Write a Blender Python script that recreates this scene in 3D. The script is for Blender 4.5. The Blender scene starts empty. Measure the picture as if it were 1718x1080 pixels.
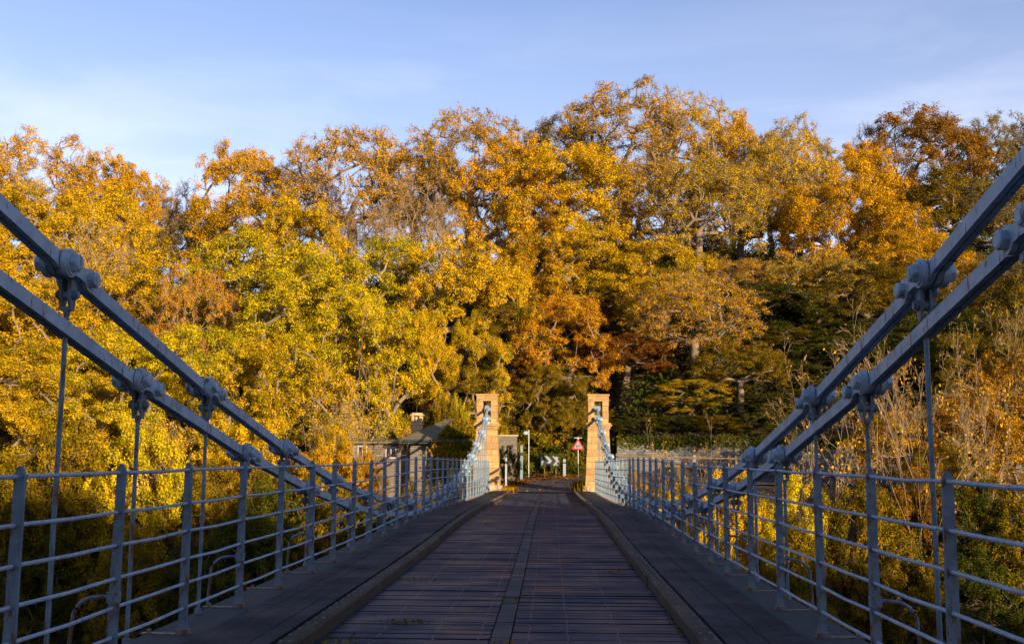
import bpy, math, random
import numpy as np
from mathutils import Vector, Matrix

SC = bpy.context.scene
COL = SC.collection
R_ = math.radians
random.seed(7)

# ------------------------------------------------------------------ camera
F_PX, CX, CY = 1760.0, 859.0, 540.0
CAM = Vector((0.38, 0.0, 1.57))
PITCH = math.atan(230 / F_PX)
YAW = math.atan(65 * math.cos(PITCH) / F_PX)
cam_data = bpy.data.cameras.new('camera')
cam = bpy.data.objects.new('camera', cam_data)
COL.objects.link(cam)
cam.location = CAM
ROLL = R_(0.3)
cam.rotation_euler = (Matrix.Rotation(YAW, 3, 'Z') @ Matrix.Rotation(math.pi / 2 + PITCH, 3, 'X') @ Matrix.Rotation(ROLL, 3, 'Z')).to_euler()
cam_data.sensor_width = 36
cam_data.lens = 36 * F_PX / 1718
cam_data.clip_start = 0.05
cam_data.clip_end = 3000
SC.camera = cam
ROT = cam.rotation_euler.to_matrix()

def at(px, py, Y):
    d = ROT @ Vector(((px - CX) / F_PX, (CY - py) / F_PX, -1))
    return CAM + d * ((Y - CAM.y) / d.y)

# ------------------------------------------------------------------ light
SUN_EL, SUN_AZ = R_(10.0), R_(143)         # azimuth clockwise from +Y
world = bpy.data.worlds.new('World')
SC.world = world
world.use_nodes = True
wn, wl = world.node_tree.nodes, world.node_tree.links
wn.clear()
out = wn.new('ShaderNodeOutputWorld')
bg = wn.new('ShaderNodeBackground')
sky = wn.new('ShaderNodeTexSky')
sky.sky_type = 'NISHITA'
sky.sun_disc = False
sky.sun_elevation = SUN_EL
sky.sun_rotation = SUN_AZ
sky.air_density = 1.0
sky.dust_density = 0.8
sky.ozone_density = 2.6
bg.inputs['Strength'].default_value = 0.132
# thin cirrus
tc = wn.new('ShaderNodeTexCoord')
mp = wn.new('ShaderNodeMapping'); mp.inputs['Scale'].default_value = (1.6, 1.6, 7.0)
mp.inputs['Rotation'].default_value = (0.25, 0.2, 0.3)
nz = wn.new('ShaderNodeTexNoise'); nz.inputs['Scale'].default_value = 2.1
nz.inputs['Detail'].default_value = 9; nz.inputs['Roughness'].default_value = 0.6
nz.inputs['Distortion'].default_value = 0.5
rp = wn.new('ShaderNodeValToRGB')
rp.color_ramp.elements[0].position = 0.44; rp.color_ramp.elements[0].color = (0, 0, 0, 1)
rp.color_ramp.elements[1].position = 0.78; rp.color_ramp.elements[1].color = (0.42, 0.42, 0.42, 1)
sp = wn.new('ShaderNodeSeparateXYZ')
low = wn.new('ShaderNodeMapRange')           # cirrus thickest near the hill
low.inputs['From Min'].default_value = 0.42; low.inputs['From Max'].default_value = 0.22
low.inputs['To Min'].default_value = 0.0; low.inputs['To Max'].default_value = 1.0
mul = wn.new('ShaderNodeMath'); mul.operation = 'MULTIPLY'
mixw = wn.new('ShaderNodeMixRGB'); mixw.inputs['Color2'].default_value = (5.6, 5.5, 5.9, 1)
wl.new(tc.outputs['Generated'], mp.inputs['Vector'])
wl.new(mp.outputs['Vector'], nz.inputs['Vector'])
wl.new(nz.outputs['Fac'], rp.inputs['Fac'])
wl.new(tc.outputs['Generated'], sp.inputs['Vector'])
wl.new(sp.outputs['Z'], low.inputs['Value'])
wl.new(rp.outputs['Color'], mul.inputs[0]); wl.new(low.outputs['Result'], mul.inputs[1])
wl.new(mul.outputs[0], mixw.inputs['Fac'])
veil = wn.new('ShaderNodeMapRange')          # pale thin veil towards the horizon
veil.inputs['From Min'].default_value = 0.50; veil.inputs['From Max'].default_value = 0.10
veil.inputs['To Min'].default_value = 0.0; veil.inputs['To Max'].default_value = 0.52
mixv = wn.new('ShaderNodeMixRGB'); mixv.inputs['Color2'].default_value = (4.5, 4.65, 5.3, 1)
tint = wn.new('ShaderNodeMixRGB'); tint.blend_type = 'MULTIPLY'; tint.inputs['Fac'].default_value = 1.0
tint.inputs['Color2'].default_value = (0.86, 0.80, 0.98, 1)
wl.new(sky.outputs['Color'], tint.inputs['Color1'])
wl.new(sp.outputs['Z'], veil.inputs['Value']); wl.new(veil.outputs['Result'], mixv.inputs['Fac'])
wl.new(tint.outputs['Color'], mixv.inputs['Color1'])
wl.new(mixv.outputs['Color'], mixw.inputs['Color1'])
wl.new(mixw.outputs['Color'], bg.inputs['Color'])
wl.new(bg.outputs['Background'], out.inputs['Surface'])

sun_data = bpy.data.lights.new('sun', 'SUN')
sun_data.energy = 5.0
sun_data.angle = R_(0.5)
sun_data.color = (1.0, 0.79, 0.50)
sun = bpy.data.objects.new('sun', sun_data)
COL.objects.link(sun)
SUN_DIR = Vector((math.sin(SUN_AZ) * math.cos(SUN_EL), math.cos(SUN_AZ) * math.cos(SUN_EL), math.sin(SUN_EL)))
sun.rotation_euler = SUN_DIR.to_track_quat('Z', 'Y').to_euler()
sun.location = (20, -30, 30)

SC.view_settings.view_transform = 'Standard'
SC.view_settings.look = 'None'
SC.view_settings.exposure = 1.0
SC.view_settings.gamma = 1
SC.view_settings.use_curve_mapping = False
SC.cycles.max_bounces = 5
SC.cycles.diffuse_bounces = 3
SC.cycles.transmission_bounces = 3

# ------------------------------------------------------------------ helpers
def tag(o, label=None, cat=None, group=None, kind=None):
    if label: o['label'] = label
    if cat: o['category'] = cat
    if group: o['group'] = group
    if kind: o['kind'] = kind
    return o

def empty(name, loc=(0, 0, 0), rz=0.0, parent=None):
    o = bpy.data.objects.new(name, None)
    COL.objects.link(o)
    o.empty_display_size = 0.3
    o.location = loc
    o.rotation_euler = (0, 0, rz)
    if parent: o.parent = parent
    return o

class MB:
    def __init__(s): s.v = []; s.f = []; s.t = []; s.tone = 0.5
    def add(s, vs, fs):
        n = len(s.v)
        s.v.extend([tuple(v) for v in vs])
        s.f.extend([tuple(i + n for i in f) for f in fs])
        s.t.extend([s.tone] * len(fs))
    def box(s, x0, x1, y0, y1, z0, z1):
        vs = [(x0,y0,z0),(x1,y0,z0),(x1,y1,z0),(x0,y1,z0),(x0,y0,z1),(x1,y0,z1),(x1,y1,z1),(x0,y1,z1)]
        s.add(vs, [(0,3,2,1),(4,5,6,7),(0,1,5,4),(1,2,6,5),(2,3,7,6),(3,0,4,7)])
    def hexa(s, vs):     # 8 explicit verts, same order as box
        s.add(vs, [(0,3,2,1),(4,5,6,7),(0,1,5,4),(1,2,6,5),(2,3,7,6),(3,0,4,7)])
    def prism(s, poly, fn, a, b):   # poly: 2-D points, fn(u,v,w)->3-D, extruded a..b
        n = len(poly)
        vs = [fn(u, v, a) for u, v in poly] + [fn(u, v, b) for u, v in poly]
        fs = [tuple(range(n)), tuple(range(2*n-1, n-1, -1))]
        fs += [(i, i+n, (i+1) % n + n, (i+1) % n) for i in range(n)]
        s.add(vs, fs)
    def tube(s, pts, rad, seg=8, cap=True):
        pts = [Vector(p) for p in pts]
        rad = rad if isinstance(rad, (list, tuple)) else [rad] * len(pts)
        vs = []; n = len(pts)
        for i, p in enumerate(pts):
            t = (pts[min(i+1, n-1)] - pts[max(i-1, 0)]).normalized()
            a = Vector((0, 0, 1)) if abs(t.z) < 0.9 else Vector((1, 0, 0))
            u = t.cross(a).normalized(); w = u.cross(t).normalized()
            for k in range(seg):
                an = 2 * math.pi * k / seg
                vs.append(p + (u * math.cos(an) + w * math.sin(an)) * rad[i])
        fs = []
        for i in range(n - 1):
            for k in range(seg):
                k2 = (k + 1) % seg
                fs.append((i*seg+k, i*seg+k2, (i+1)*seg+k2, (i+1)*seg+k))
        if cap:
            fs.append(tuple(range(seg-1, -1, -1)))
            fs.append(tuple((n-1)*seg + k for k in range(seg)))
        s.add(vs, fs)
    def build(s, name, mat, parent=None, smooth=False, link=True):
        me = bpy.data.meshes.new(name)
        me.from_pydata(s.v, [], s.f)
        me.materials.append(mat)
        at_ = me.attributes.new('tone', 'FLOAT', 'FACE')
        at_.data.foreach_set('value', np.array(s.t, dtype=np.float32))
        if smooth:
            me.polygons.foreach_set('use_smooth', [True] * len(me.polygons))
            try: me.set_sharp_from_angle(angle=R_(40))
            except Exception: pass
        me.update()
        o = bpy.data.objects.new(name, me)
        if link: COL.objects.link(o)
        if parent: o.parent = parent
        return o

def np_mesh(name, verts, quads, mat, tone=None):
    me = bpy.data.meshes.new(name)
    nv, nf = len(verts), len(quads)
    k = quads.shape[1]
    me.vertices.add(nv); me.vertices.foreach_set('co', verts.astype(np.float32).ravel())
    me.loops.add(nf * k); me.loops.foreach_set('vertex_index', quads.astype(np.int32).ravel())
    me.polygons.add(nf)
    me.polygons.foreach_set('loop_start', np.arange(0, nf * k, k, dtype=np.int32))
    me.update(calc_edges=True)
    if tone is not None:
        a = me.attributes.new('tone', 'FLOAT', 'FACE')
        a.data.foreach_set('value', tone.astype(np.float32))
    me.materials.append(mat)
    return me

# ------------------------------------------------------------------ materials
def new_mat(name):
    m = bpy.data.materials.new(name); m.use_nodes = True
    n, l = m.node_tree.nodes, m.node_tree.links
    return m, n, l, n['Principled BSDF']

def noise(n, l, scale, detail=5, rough=0.6, vec=None, dist=0.0):
    t = n.new('ShaderNodeTexNoise')
    t.inputs['Scale'].default_value = scale; t.inputs['Detail'].default_value = detail
    t.inputs['Roughness'].default_value = rough; t.inputs['Distortion'].default_value = dist
    if vec is not None: l.new(vec, t.inputs['Vector'])
    return t.outputs['Fac']

def ramp(n, l, fac, stops):
    r = n.new('ShaderNodeValToRGB')
    e = r.color_ramp.elements
    while len(e) < len(stops): e.new(0.5)
    for i, (p, c) in enumerate(stops):
        e[i].position = p
        e[i].color = (*c, 1) if len(c) == 3 else c
    l.new(fac, r.inputs['Fac'])
    return r.outputs['Color']

def mixc(n, l, fac, a, b, mode='MIX'):
    m = n.new('ShaderNodeMixRGB'); m.blend_type = mode
    for s, v in ((0, fac), (1, a), (2, b)):
        if isinstance(v, (int, float)): m.inputs[s].default_value = v
        elif isinstance(v, tuple): m.inputs[s].default_value = (*v, 1)
        else: l.new(v, m.inputs[s])
    return m.outputs['Color']

def bump(n, l, p, h, strength=0.3, dist=0.02):
    b = n.new('ShaderNodeBump'); b.inputs['Strength'].default_value = strength
    b.inputs['Distance'].default_value = dist
    l.new(h, b.inputs['Height']); l.new(b.outputs['Normal'], p.inputs['Normal'])

def objco(n):
    return n.new('ShaderNodeTexCoord').outputs['Object']

def scaled(n, l, vec, sc):
    m = n.new('ShaderNodeMapping'); m.inputs['Scale'].default_value = sc
    l.new(vec, m.inputs['Vector']); return m.outputs['Vector']

def attr(n, name='tone'):
    a = n.new('ShaderNodeAttribute'); a.attribute_name = name
    return a.outputs['Fac']

def m_metal(name, c0, c1, rust=0.62):
    m, n, l, p = new_mat(name)
    co = objco(n)
    base = ramp(n, l, noise(n, l, 6, 6, 0.65, co), [(0.3, c0), (0.7, c1)])
    streak = noise(n, l, 5, 5, 0.7, scaled(n, l, co, (4, 4, 1.0)))
    rm = ramp(n, l, streak, [(rust, (0, 0, 0)), (rust + 0.07, (1, 1, 1))])
    fine = noise(n, l, 60, 4, 0.7, co)
    col = mixc(n, l, rm, base, (0.11, 0.05, 0.028))
    sp_ = ramp(n, l, fine, [(0.64, (0, 0, 0)), (0.72, (0.6, 0.6, 0.6))])
    col = mixc(n, l, sp_, col, (0.10, 0.085, 0.075))
    l.new(col, p.inputs['Base Color'])
    p.inputs['Roughness'].default_value = 0.5
    bump(n, l, p, fine, 0.35, 0.004)
    return m

def m_plain(name, c, rough=0.7):
    m, n, l, p = new_mat(name)
    co = objco(n)
    col = ramp(n, l, noise(n, l, 9, 5, 0.6, co), [(0.3, tuple(x * 0.8 for x in c)), (0.7, tuple(min(1, x * 1.15) for x in c))])
    l.new(col, p.inputs['Base Color']); p.inputs['Roughness'].default_value = rough
    return m

def m_wood(name, c0, c1, along, rough=0.6, moss=None, grainsc=1.0):
    """boards: tone attribute varies each board, grain runs along axis `along`"""
    m, n, l, p = new_mat(name)
    co = objco(n)
    s = [34 * grainsc] * 3; s['xyz'.index(along)] = 1.6
    g = noise(n, l, 1, 7, 0.65, scaled(n, l, co, tuple(s)))
    big = noise(n, l, 1.3, 5, 0.6, co)
    t = n.new('ShaderNodeMath'); t.operation = 'MULTIPLY_ADD'
    l.new(attr(n), t.inputs[0]); t.inputs[1].default_value = 0.55
    mu = n.new('ShaderNodeMath'); mu.operation = 'MULTIPLY'; l.new(g, mu.inputs[0]); mu.inputs[1].default_value = 0.6
    l.new(mu.outputs[0], t.inputs[2])
    col = ramp(n, l, t.outputs[0], [(0.15, c0), (0.85, c1)])
    col = mixc(n, l, ramp(n, l, big, [(0.4, (0, 0, 0)), (0.75, (0.5, 0.5, 0.5))]), col, tuple(0.5 * (a + b) * 1.5 for a, b in zip(c0, c1)))
    sp_ = ramp(n, l, noise(n, l, 38, 3, 0.8, co), [(0.70, (0, 0, 0)), (0.74, (0.7, 0.7, 0.7))])
    col = mixc(n, l, sp_, col, (0.10, 0.09, 0.08))
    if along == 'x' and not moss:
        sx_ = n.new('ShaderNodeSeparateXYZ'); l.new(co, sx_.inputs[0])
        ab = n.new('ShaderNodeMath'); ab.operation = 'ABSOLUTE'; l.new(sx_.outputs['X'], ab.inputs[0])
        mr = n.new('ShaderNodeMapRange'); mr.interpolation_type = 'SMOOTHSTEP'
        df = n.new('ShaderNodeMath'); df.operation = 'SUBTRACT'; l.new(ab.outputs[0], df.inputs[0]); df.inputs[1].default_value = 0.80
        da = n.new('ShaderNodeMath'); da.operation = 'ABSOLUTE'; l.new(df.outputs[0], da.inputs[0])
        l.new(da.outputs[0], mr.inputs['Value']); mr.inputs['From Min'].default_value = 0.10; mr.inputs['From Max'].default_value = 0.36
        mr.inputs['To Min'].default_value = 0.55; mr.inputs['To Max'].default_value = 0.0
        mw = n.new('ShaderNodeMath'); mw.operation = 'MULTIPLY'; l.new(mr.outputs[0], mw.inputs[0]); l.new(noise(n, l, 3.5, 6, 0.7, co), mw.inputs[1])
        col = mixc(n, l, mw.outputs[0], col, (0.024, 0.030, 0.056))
    if moss:
        mm = ramp(n, l, noise(n, l, 2.2, 8, 0.75, co), [(0.60, (0, 0, 0)), (0.70, (0.8, 0.8, 0.8))])
        col = mixc(n, l, mm, col, moss)
    l.new(col, p.inputs['Base Color'])
    rr = ramp(n, l, big, [(0.3, (rough - 0.12,) * 3), (0.7, (rough + 0.2,) * 3)])
    l.new(rr, p.inputs['Roughness']); p.inputs['Specular IOR Level'].default_value = 0.28
    bump(n, l, p, g, 0.5, 0.008)
    return m

def m_stone(name, c0, c1, mortar, bw=0.55, bh=0.3, rough=0.85, stain=0.55, staincol=(0.12, 0.09, 0.06), msize=0.012):
    m, n, l, p = new_mat(name)
    co = objco(n)
    s = n.new('ShaderNodeSeparateXYZ'); l.new(co, s.inputs[0])
    a = n.new('ShaderNodeMath'); a.operation = 'ADD'; l.new(s.outputs['X'], a.inputs[0]); l.new(s.outputs['Y'], a.inputs[1])
    wob = noise(n, l, 1.5, 3, 0.5, co)
    z2 = n.new('ShaderNodeMath'); z2.operation = 'MULTIPLY_ADD'; l.new(wob, z2.inputs[0]); z2.inputs[1].default_value = 0.05
    l.new(s.outputs['Z'], z2.inputs[2])
    cb = n.new('ShaderNodeCombineXYZ'); l.new(a.outputs[0], cb.inputs[0]); l.new(z2.outputs[0], cb.inputs[1])
    b = n.new('ShaderNodeTexBrick'); l.new(cb.outputs[0], b.inputs['Vector'])
    b.inputs['Scale'].default_value = 1.0
    b.inputs['Brick Width'].default_value = bw; b.inputs['Row Height'].default_value = bh
    b.inputs['Mortar Size'].default_value = msize; b.inputs['Mortar Smooth'].default_value = 0.4
    b.inputs['Bias'].default_value = 0.0
    b.inputs['Color1'].default_value = (*c0, 1); b.inputs['Color2'].default_value = (*c1, 1)
    b.inputs['Mortar'].default_value = (*mortar, 1)
    n1 = noise(n, l, 3.0, 7, 0.7, co)
    n2 = noise(n, l, 22, 5, 0.7, co)
    col = mixc(n, l, ramp(n, l, n1, [(stain, (0, 0, 0)), (stain + 0.17, (0.7, 0.7, 0.7))]), b.outputs['Color'], staincol)
    col = mixc(n, l, 0.35, col, ramp(n, l, n2, [(0.3, tuple(0.6 * x for x in c0)), (0.7, tuple(min(1, 1.25 * x) for x in c1))]))
    l.new(col, p.inputs['Base Color']); p.inputs['Roughness'].default_value = rough
    h = n.new('ShaderNodeMath'); h.operation = 'SUBTRACT'; l.new(n2, h.inputs[0]); l.new(b.outputs['Fac'], h.inputs[1])
    bump(n, l, p, h.outputs[0], 0.7, 0.02)
    return m

def m_leaf(name, cols, transl=0.27):
    """three leaf colours picked by each leaf's own tone, shifted a little from tree to tree"""
    m = bpy.data.materials.new(name); m.use_nodes = True
    n, l = m.node_tree.nodes, m.node_tree.links
    n.clear()
    o = n.new('ShaderNodeOutputMaterial')
    oi = n.new('ShaderNodeObjectInfo')
    ad = n.new('ShaderNodeMath'); ad.operation = 'MULTIPLY_ADD'
    l.new(oi.outputs['Random'], ad.inputs[0]); ad.inputs[1].default_value = 0.26
    l.new(attr(n), ad.inputs[2])
    k = len(cols)
    col = ramp(n, l, ad.outputs[0], [(0.08 + 0.92 * i / (k - 1), c) for i, c in enumerate(cols)])
    d = n.new('ShaderNodeBsdfDiffuse'); t = n.new('ShaderNodeBsdfTranslucent'); mx = n.new('ShaderNodeMixShader')
    l.new(col, d.inputs['Color']); l.new(col, t.inputs['Color'])
    mx.inputs[0].default_value = transl
    l.new(d.outputs[0], mx.inputs[1]); l.new(t.outputs[0], mx.inputs[2]); l.new(mx.outputs[0], o.inputs['Surface'])
    return m

LEAF = {
 'gold':   m_leaf('gold_leaf',   [(0.060, 0.070, 0.005), (0.27, 0.20, 0.007), (0.60, 0.375, 0.010), (0.72, 0.43, 0.012)]),
 'lime':   m_leaf('lime_leaf',   [(0.075, 0.100, 0.008), (0.25, 0.225, 0.008), (0.56, 0.42, 0.010), (0.70, 0.47, 0.012)]),
 'amber':  m_leaf('amber_leaf',  [(0.10, 0.075, 0.006), (0.31, 0.18, 0.008), (0.60, 0.315, 0.010), (0.70, 0.38, 0.012)]),
 'orange': m_leaf('orange_leaf', [(0.17, 0.080, 0.006), (0.42, 0.165, 0.008), (0.60, 0.27, 0.010), (0.62, 0.37, 0.012)]),
 'russet': m_leaf('russet_leaf', [(0.06, 0.024, 0.008), (0.17, 0.060, 0.010), (0.28, 0.095, 0.012), (0.30, 0.13, 0.014)]),
 'brown':  m_leaf('brown_leaf',  [(0.08, 0.045, 0.010), (0.24, 0.115, 0.012), (0.36, 0.17, 0.014), (0.42, 0.22, 0.02)]),
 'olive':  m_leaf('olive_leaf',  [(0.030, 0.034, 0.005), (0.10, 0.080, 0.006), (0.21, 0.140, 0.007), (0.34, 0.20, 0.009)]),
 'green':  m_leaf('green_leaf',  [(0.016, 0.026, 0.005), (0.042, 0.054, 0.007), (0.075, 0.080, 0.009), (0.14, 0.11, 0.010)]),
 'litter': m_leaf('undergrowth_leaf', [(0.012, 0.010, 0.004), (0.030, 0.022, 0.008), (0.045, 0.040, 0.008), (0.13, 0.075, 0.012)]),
}

def m_bark(name, c0, c1):
    m, n, l, p = new_mat(name)
    co = objco(n)
    f = noise(n, l, 1, 6, 0.7, scaled(n, l, co, (9, 9, 2)))
    l.new(ramp(n, l, f, [(0.3, c0), (0.7, c1)]), p.inputs['Base Color'])
    p.inputs['Roughness'].default_value = 0.9
    return m
BARK = m_bark('bark', (0.08, 0.058, 0.04), (0.27, 0.195, 0.13))
BARK_PALE = m_bark('pale_bark', (0.16, 0.11, 0.06), (0.36, 0.25, 0.14))

PAINT = m_metal('grey_paint', (0.125, 0.185, 0.255), (0.22, 0.30, 0.385), 0.59)
PAINT_POST = m_metal('worn_grey_paint', (0.070, 0.115, 0.155), (0.165, 0.240, 0.305), 0.53)
PAINT_RAIL = m_metal('rail_paint', (0.22, 0.28, 0.37), (0.38, 0.46, 0.56), 0.60)
PAINT_BAR = m_metal('chain_grey_paint', (0.20, 0.28, 0.35), (0.40, 0.50, 0.58), 0.57)
RUSTY = m_metal('rusty_steel', (0.16, 0.12, 0.10), (0.22, 0.20, 0.19), 0.50)
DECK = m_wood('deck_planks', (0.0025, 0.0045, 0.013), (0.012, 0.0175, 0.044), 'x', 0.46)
STRIP = m_wood('centre_pads', (0.011, 0.014, 0.016), (0.042, 0.046, 0.048), 'x', 0.55, moss=(0.035, 0.04, 0.01))
FOOT = m_wood('footway_boards', (0.003, 0.0035, 0.005), (0.013, 0.014, 0.018), 'y', 0.62)
KERB = m_wood('kerb_timber', (0.018, 0.012, 0.008), (0.075, 0.050, 0.032), 'y', 0.7, moss=(0.04, 0.04, 0.012))
LEDGE = m_plain('ledge_concrete', (0.045, 0.045, 0.038), 0.85)
SAND = m_stone('sandstone', (0.29, 0.15, 0.05), (0.52, 0.335, 0.13), (0.17, 0.095, 0.04), 0.62, 0.313, stain=0.47, staincol=(0.22, 0.11, 0.04), msize=0.016)
SANDB = m_stone('worn_sandstone', (0.36, 0.24, 0.12), (0.52, 0.38, 0.22), (0.24, 0.16, 0.11), 0.3, 0.2, stain=0.5, staincol=(0.22, 0.12, 0.08))
RUBBLE = m_stone('rubble_stone', (0.09, 0.085, 0.08), (0.20, 0.19, 0.175), (0.04, 0.035, 0.03), 0.34, 0.16, stain=0.45, staincol=(0.06, 0.07, 0.04), msize=0.02)
HOUSE = m_stone('house_stone', (0.11, 0.09, 0.07), (0.21, 0.17, 0.13), (0.07, 0.06, 0.05), 0.42, 0.13, stain=0.52, staincol=(0.10, 0.08, 0.06), msize=0.014)
TILE = m_stone('roof_stone', (0.10, 0.085, 0.05), (0.17, 0.14, 0.08), (0.05, 0.04, 0.03), 0.4, 0.2, stain=0.45, staincol=(0.22, 0.17, 0.04), msize=0.02)
FASCIA = m_plain('dark_green_paint', (0.02, 0.035, 0.032), 0.5)
WHITE = m_plain('white_paint', (0.75, 0.76, 0.78), 0.4)
SIGNW = m_plain('weathered_white', (0.25, 0.26, 0.27), 0.5)
BLACK = m_plain('black_paint', (0.015, 0.016, 0.02), 0.45)
RED = m_plain('red_paint', (0.36, 0.02, 0.03), 0.4)
BLUEW = m_plain('pale_blue_paint', (0.25, 0.45, 0.52), 0.4)
GALV = m_plain('galvanised_steel', (0.33, 0.35, 0.37), 0.4)
TIMBER = m_plain('weathered_timber', (0.16, 0.11, 0.07), 0.85)
NAIL = m_plain('nail_steel', (0.13, 0.13, 0.15), 0.4)

def m_glass():
    m, n, l, p = new_mat('window_glass')
    p.inputs['Base Color'].default_value = (0.015, 0.017, 0.03, 1)
    p.inputs['Roughness'].default_value = 0.08
    return m
GLASS = m_glass()

def m_asphalt():
    m, n, l, p = new_mat('asphalt')
    co = objco(n)
    f = noise(n, l, 90, 3, 0.7, co); g = noise(n, l, 0.7, 5, 0.6, scaled(n, l, co, (2.5, 0.8, 1)))
    col = ramp(n, l, g, [(0.35, (0.026, 0.024, 0.026)), (0.65, (0.07, 0.062, 0.06))])
    col = mixc(n, l, 0.3, col, ramp(n, l, f, [(0.4, (0.02, 0.02, 0.02)), (0.7, (0.12, 0.11, 0.10))]))
    l.new(col, p.inputs['Base Color']); p.inputs['Roughness'].default_value = 0.8
    bump(n, l, p, f, 0.4, 0.01)
    return m
ASPH = m_asphalt()

def m_ground():
    m, n, l, p = new_mat('wood_floor')
    co = objco(n)
    f = noise(n, l, 0.25, 8, 0.7, co); g = noise(n, l, 6, 6, 0.7, co)
    col = ramp(n, l, f, [(0.35, (0.025, 0.022, 0.014)), (0.55, (0.055, 0.040, 0.022)), (0.7, (0.045, 0.048, 0.018))])
    col = mixc(n, l, 0.4, col, ramp(n, l, g, [(0.35, (0.015, 0.013, 0.009)), (0.65, (0.12, 0.075, 0.035))]))
    l.new(col, p.inputs['Base Color']); p.inputs['Roughness'].default_value = 0.95
    bump(n, l, p, g, 1.0, 0.15)
    return m
GROUND = m_ground()

def m_water():
    m, n, l, p = new_mat('river_water')
    p.inputs['Base Color'].default_value = (0.012, 0.012, 0.008, 1)
    p.inputs['Roughness'].default_value = 0.12
    co = objco(n)
    bump(n, l, p, noise(n, l, 2.2, 5, 0.6, scaled(n, l, co, (0.7, 1.6, 1))), 0.5, 0.08)
    return m
WATER = m_water()

# ------------------------------------------------------------------ terrain
def smooth(a, b, x):
    t = np.clip((x - a) / (b - a), 0, 1)
    return t * t * (3 - 2 * t)

RNG = np.random.default_rng(5)
_wav = [(RNG.uniform(0.03, 0.35), RNG.uniform(0.03, 0.35), RNG.uniform(0, 6.28)) for _ in range(14)]
def wobble(x, y):
    r = 0
    for a, b, c in _wav:
        r = r + np.sin(a * x + b * y + c) * np.cos(b * x - a * y + 2 * c) * 0.045 / (a + b)
    return r

def crest(x):
    return np.interp(x, [-70, -45, -25, -10, 5, 20, 40, 60, 90], [18, 18, 19, 22, 25, 24, 22, 21, 19])

def terrain(x, y):
    x = np.asarray(x, float); y = np.asarray(y, float)
    P = crest(x)
    t = smooth(66, 118, y) * 0.55 + np.clip((y - 66) / 46, 0, 1) * 0.45
    flank0 = np.interp(y, [-1.5, 3.5, 6, 45.5, 49, 54, 62, 67], [-0.3, -7, -9.8, -9.8, -7.0, -4.0, -1.0, 1.0])
    flank = flank0 + t * (P - 1.0)
    mid0 = np.interp(y, [-1.5, 3.5, 6, 46, 50, 53, 57, 67.5, 68.6], [-0.3, -7, -9.8, -9.8, -6.5, -0.25, -0.15, 0.45, 0.55])
    mid = mid0 + np.clip((y - 69) / 44, 0, 1) ** 0.9 * (P - 0.5)
    # right-hand terrace behind a retaining wall
    right0 = np.interp(y, [-1.5, 3.5, 6, 45.5, 49, 55, 58, 66.8, 67.4], [-0.3, -7, -9.8, -9.8, -7.0, -1.0, 0.1, 0.5, 2.55])
    right = right0 + np.clip((y - 67.4) / 45, 0, 1) ** 0.95 * (P - 2.5)
    w_r = smooth(4.5, 5.6, x) * (1 - smooth(24, 36, x))
    w_m = smooth(-5.2, -3.6, x) * (1 - smooth(4.5, 5.6, x))
    z = flank * (1 - w_r - w_m) + mid * w_m + right * w_r
    # house platform
    hp = smooth(-22, -18, x) * (1 - smooth(-5.2, -4.0, x)) * smooth(51, 53, y) * (1 - smooth(66, 69, y))
    z = z * (1 - hp) + (-2.6) * hp
    rough = wobble(x, y) * np.clip(np.abs(x - 0.5) / 8 - 0.6, 0, 1) + wobble(x, y) * smooth(70, 76, y) * 0.6
    return z + rough * 0.7 * (1 - hp)

def tz(x, y): return float(terrain(x, y))

xs = np.unique(np.concatenate([np.linspace(-260, -75, 26), np.arange(-75, -24, 1.5), np.arange(-24, 40, 0.6), np.arange(40, 75, 1.5), np.linspace(75, 260, 26)]))
ys = np.unique(np.concatenate([np.linspace(-200, -10, 20), np.arange(-10, 44, 2.0), np.arange(44, 76, 0.5), np.arange(76, 125, 1.5), np.linspace(125, 600, 30)]))
X, Y = np.meshgrid(xs, ys)
Z = terrain(X, Y)
nx, ny = len(xs), len(ys)
V = np.stack([X.ravel(), Y.ravel(), Z.ravel()], 1)
I, J = np.meshgrid(np.arange(nx - 1), np.arange(ny - 1))
a = (J * nx + I).ravel()
Q = np.stack([a, a + 1, a + nx + 1, a + nx], 1)
hill = bpy.data.objects.new('hillside', np_mesh('hillside', V, Q, GROUND))
hill.data.polygons.foreach_set('use_smooth', [True] * len(Q))
COL.objects.link(hill); hill['kind'] = 'structure'
mb = MB(); mb.add([(-260, 1, -8.9), (260, 1, -8.9), (260, 50, -8.9), (-260, 50, -8.9)], [(0, 1, 2, 3)])
w = mb.build('river', WATER); w['kind'] = 'structure'

# ------------------------------------------------------------------ the bridge deck
CAMY = [-10, 8, 14, 17.5, 21.5, 26, 31, 38, 46, 54]
CAMZ = [0.07, 0.07, 0.075, 0.09, 0.15, 0.175, 0.13, 0.01, -0.08, -0.10]
TOPY = [-10, 6, 9, 14, 17.5, 21.5, 26, 31, 38, 46, 54]
TOPZ = [1.51, 1.51, 1.525, 1.53, 1.54, 1.60, 1.63, 1.61, 1.57, 1.53, 1.50]
def camber(y):
    s = 0
    for k in (-1.5, -0.75, 0, 0.75, 1.5): s += float(np.interp(y + k, CAMY, CAMZ))
    return s / 5

def topz(y):
    return sum(float(np.interp(y + k, TOPY, TOPZ)) for k in (-1, 0, 1)) / 3
def rail_z(y, h):       # the posts are taller towards the far end
    c = camber(y)
    return c + 0.09 + (h - 0.09) * (topz(y) - c - 0.09) / (1.555 - 0.09)

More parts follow.
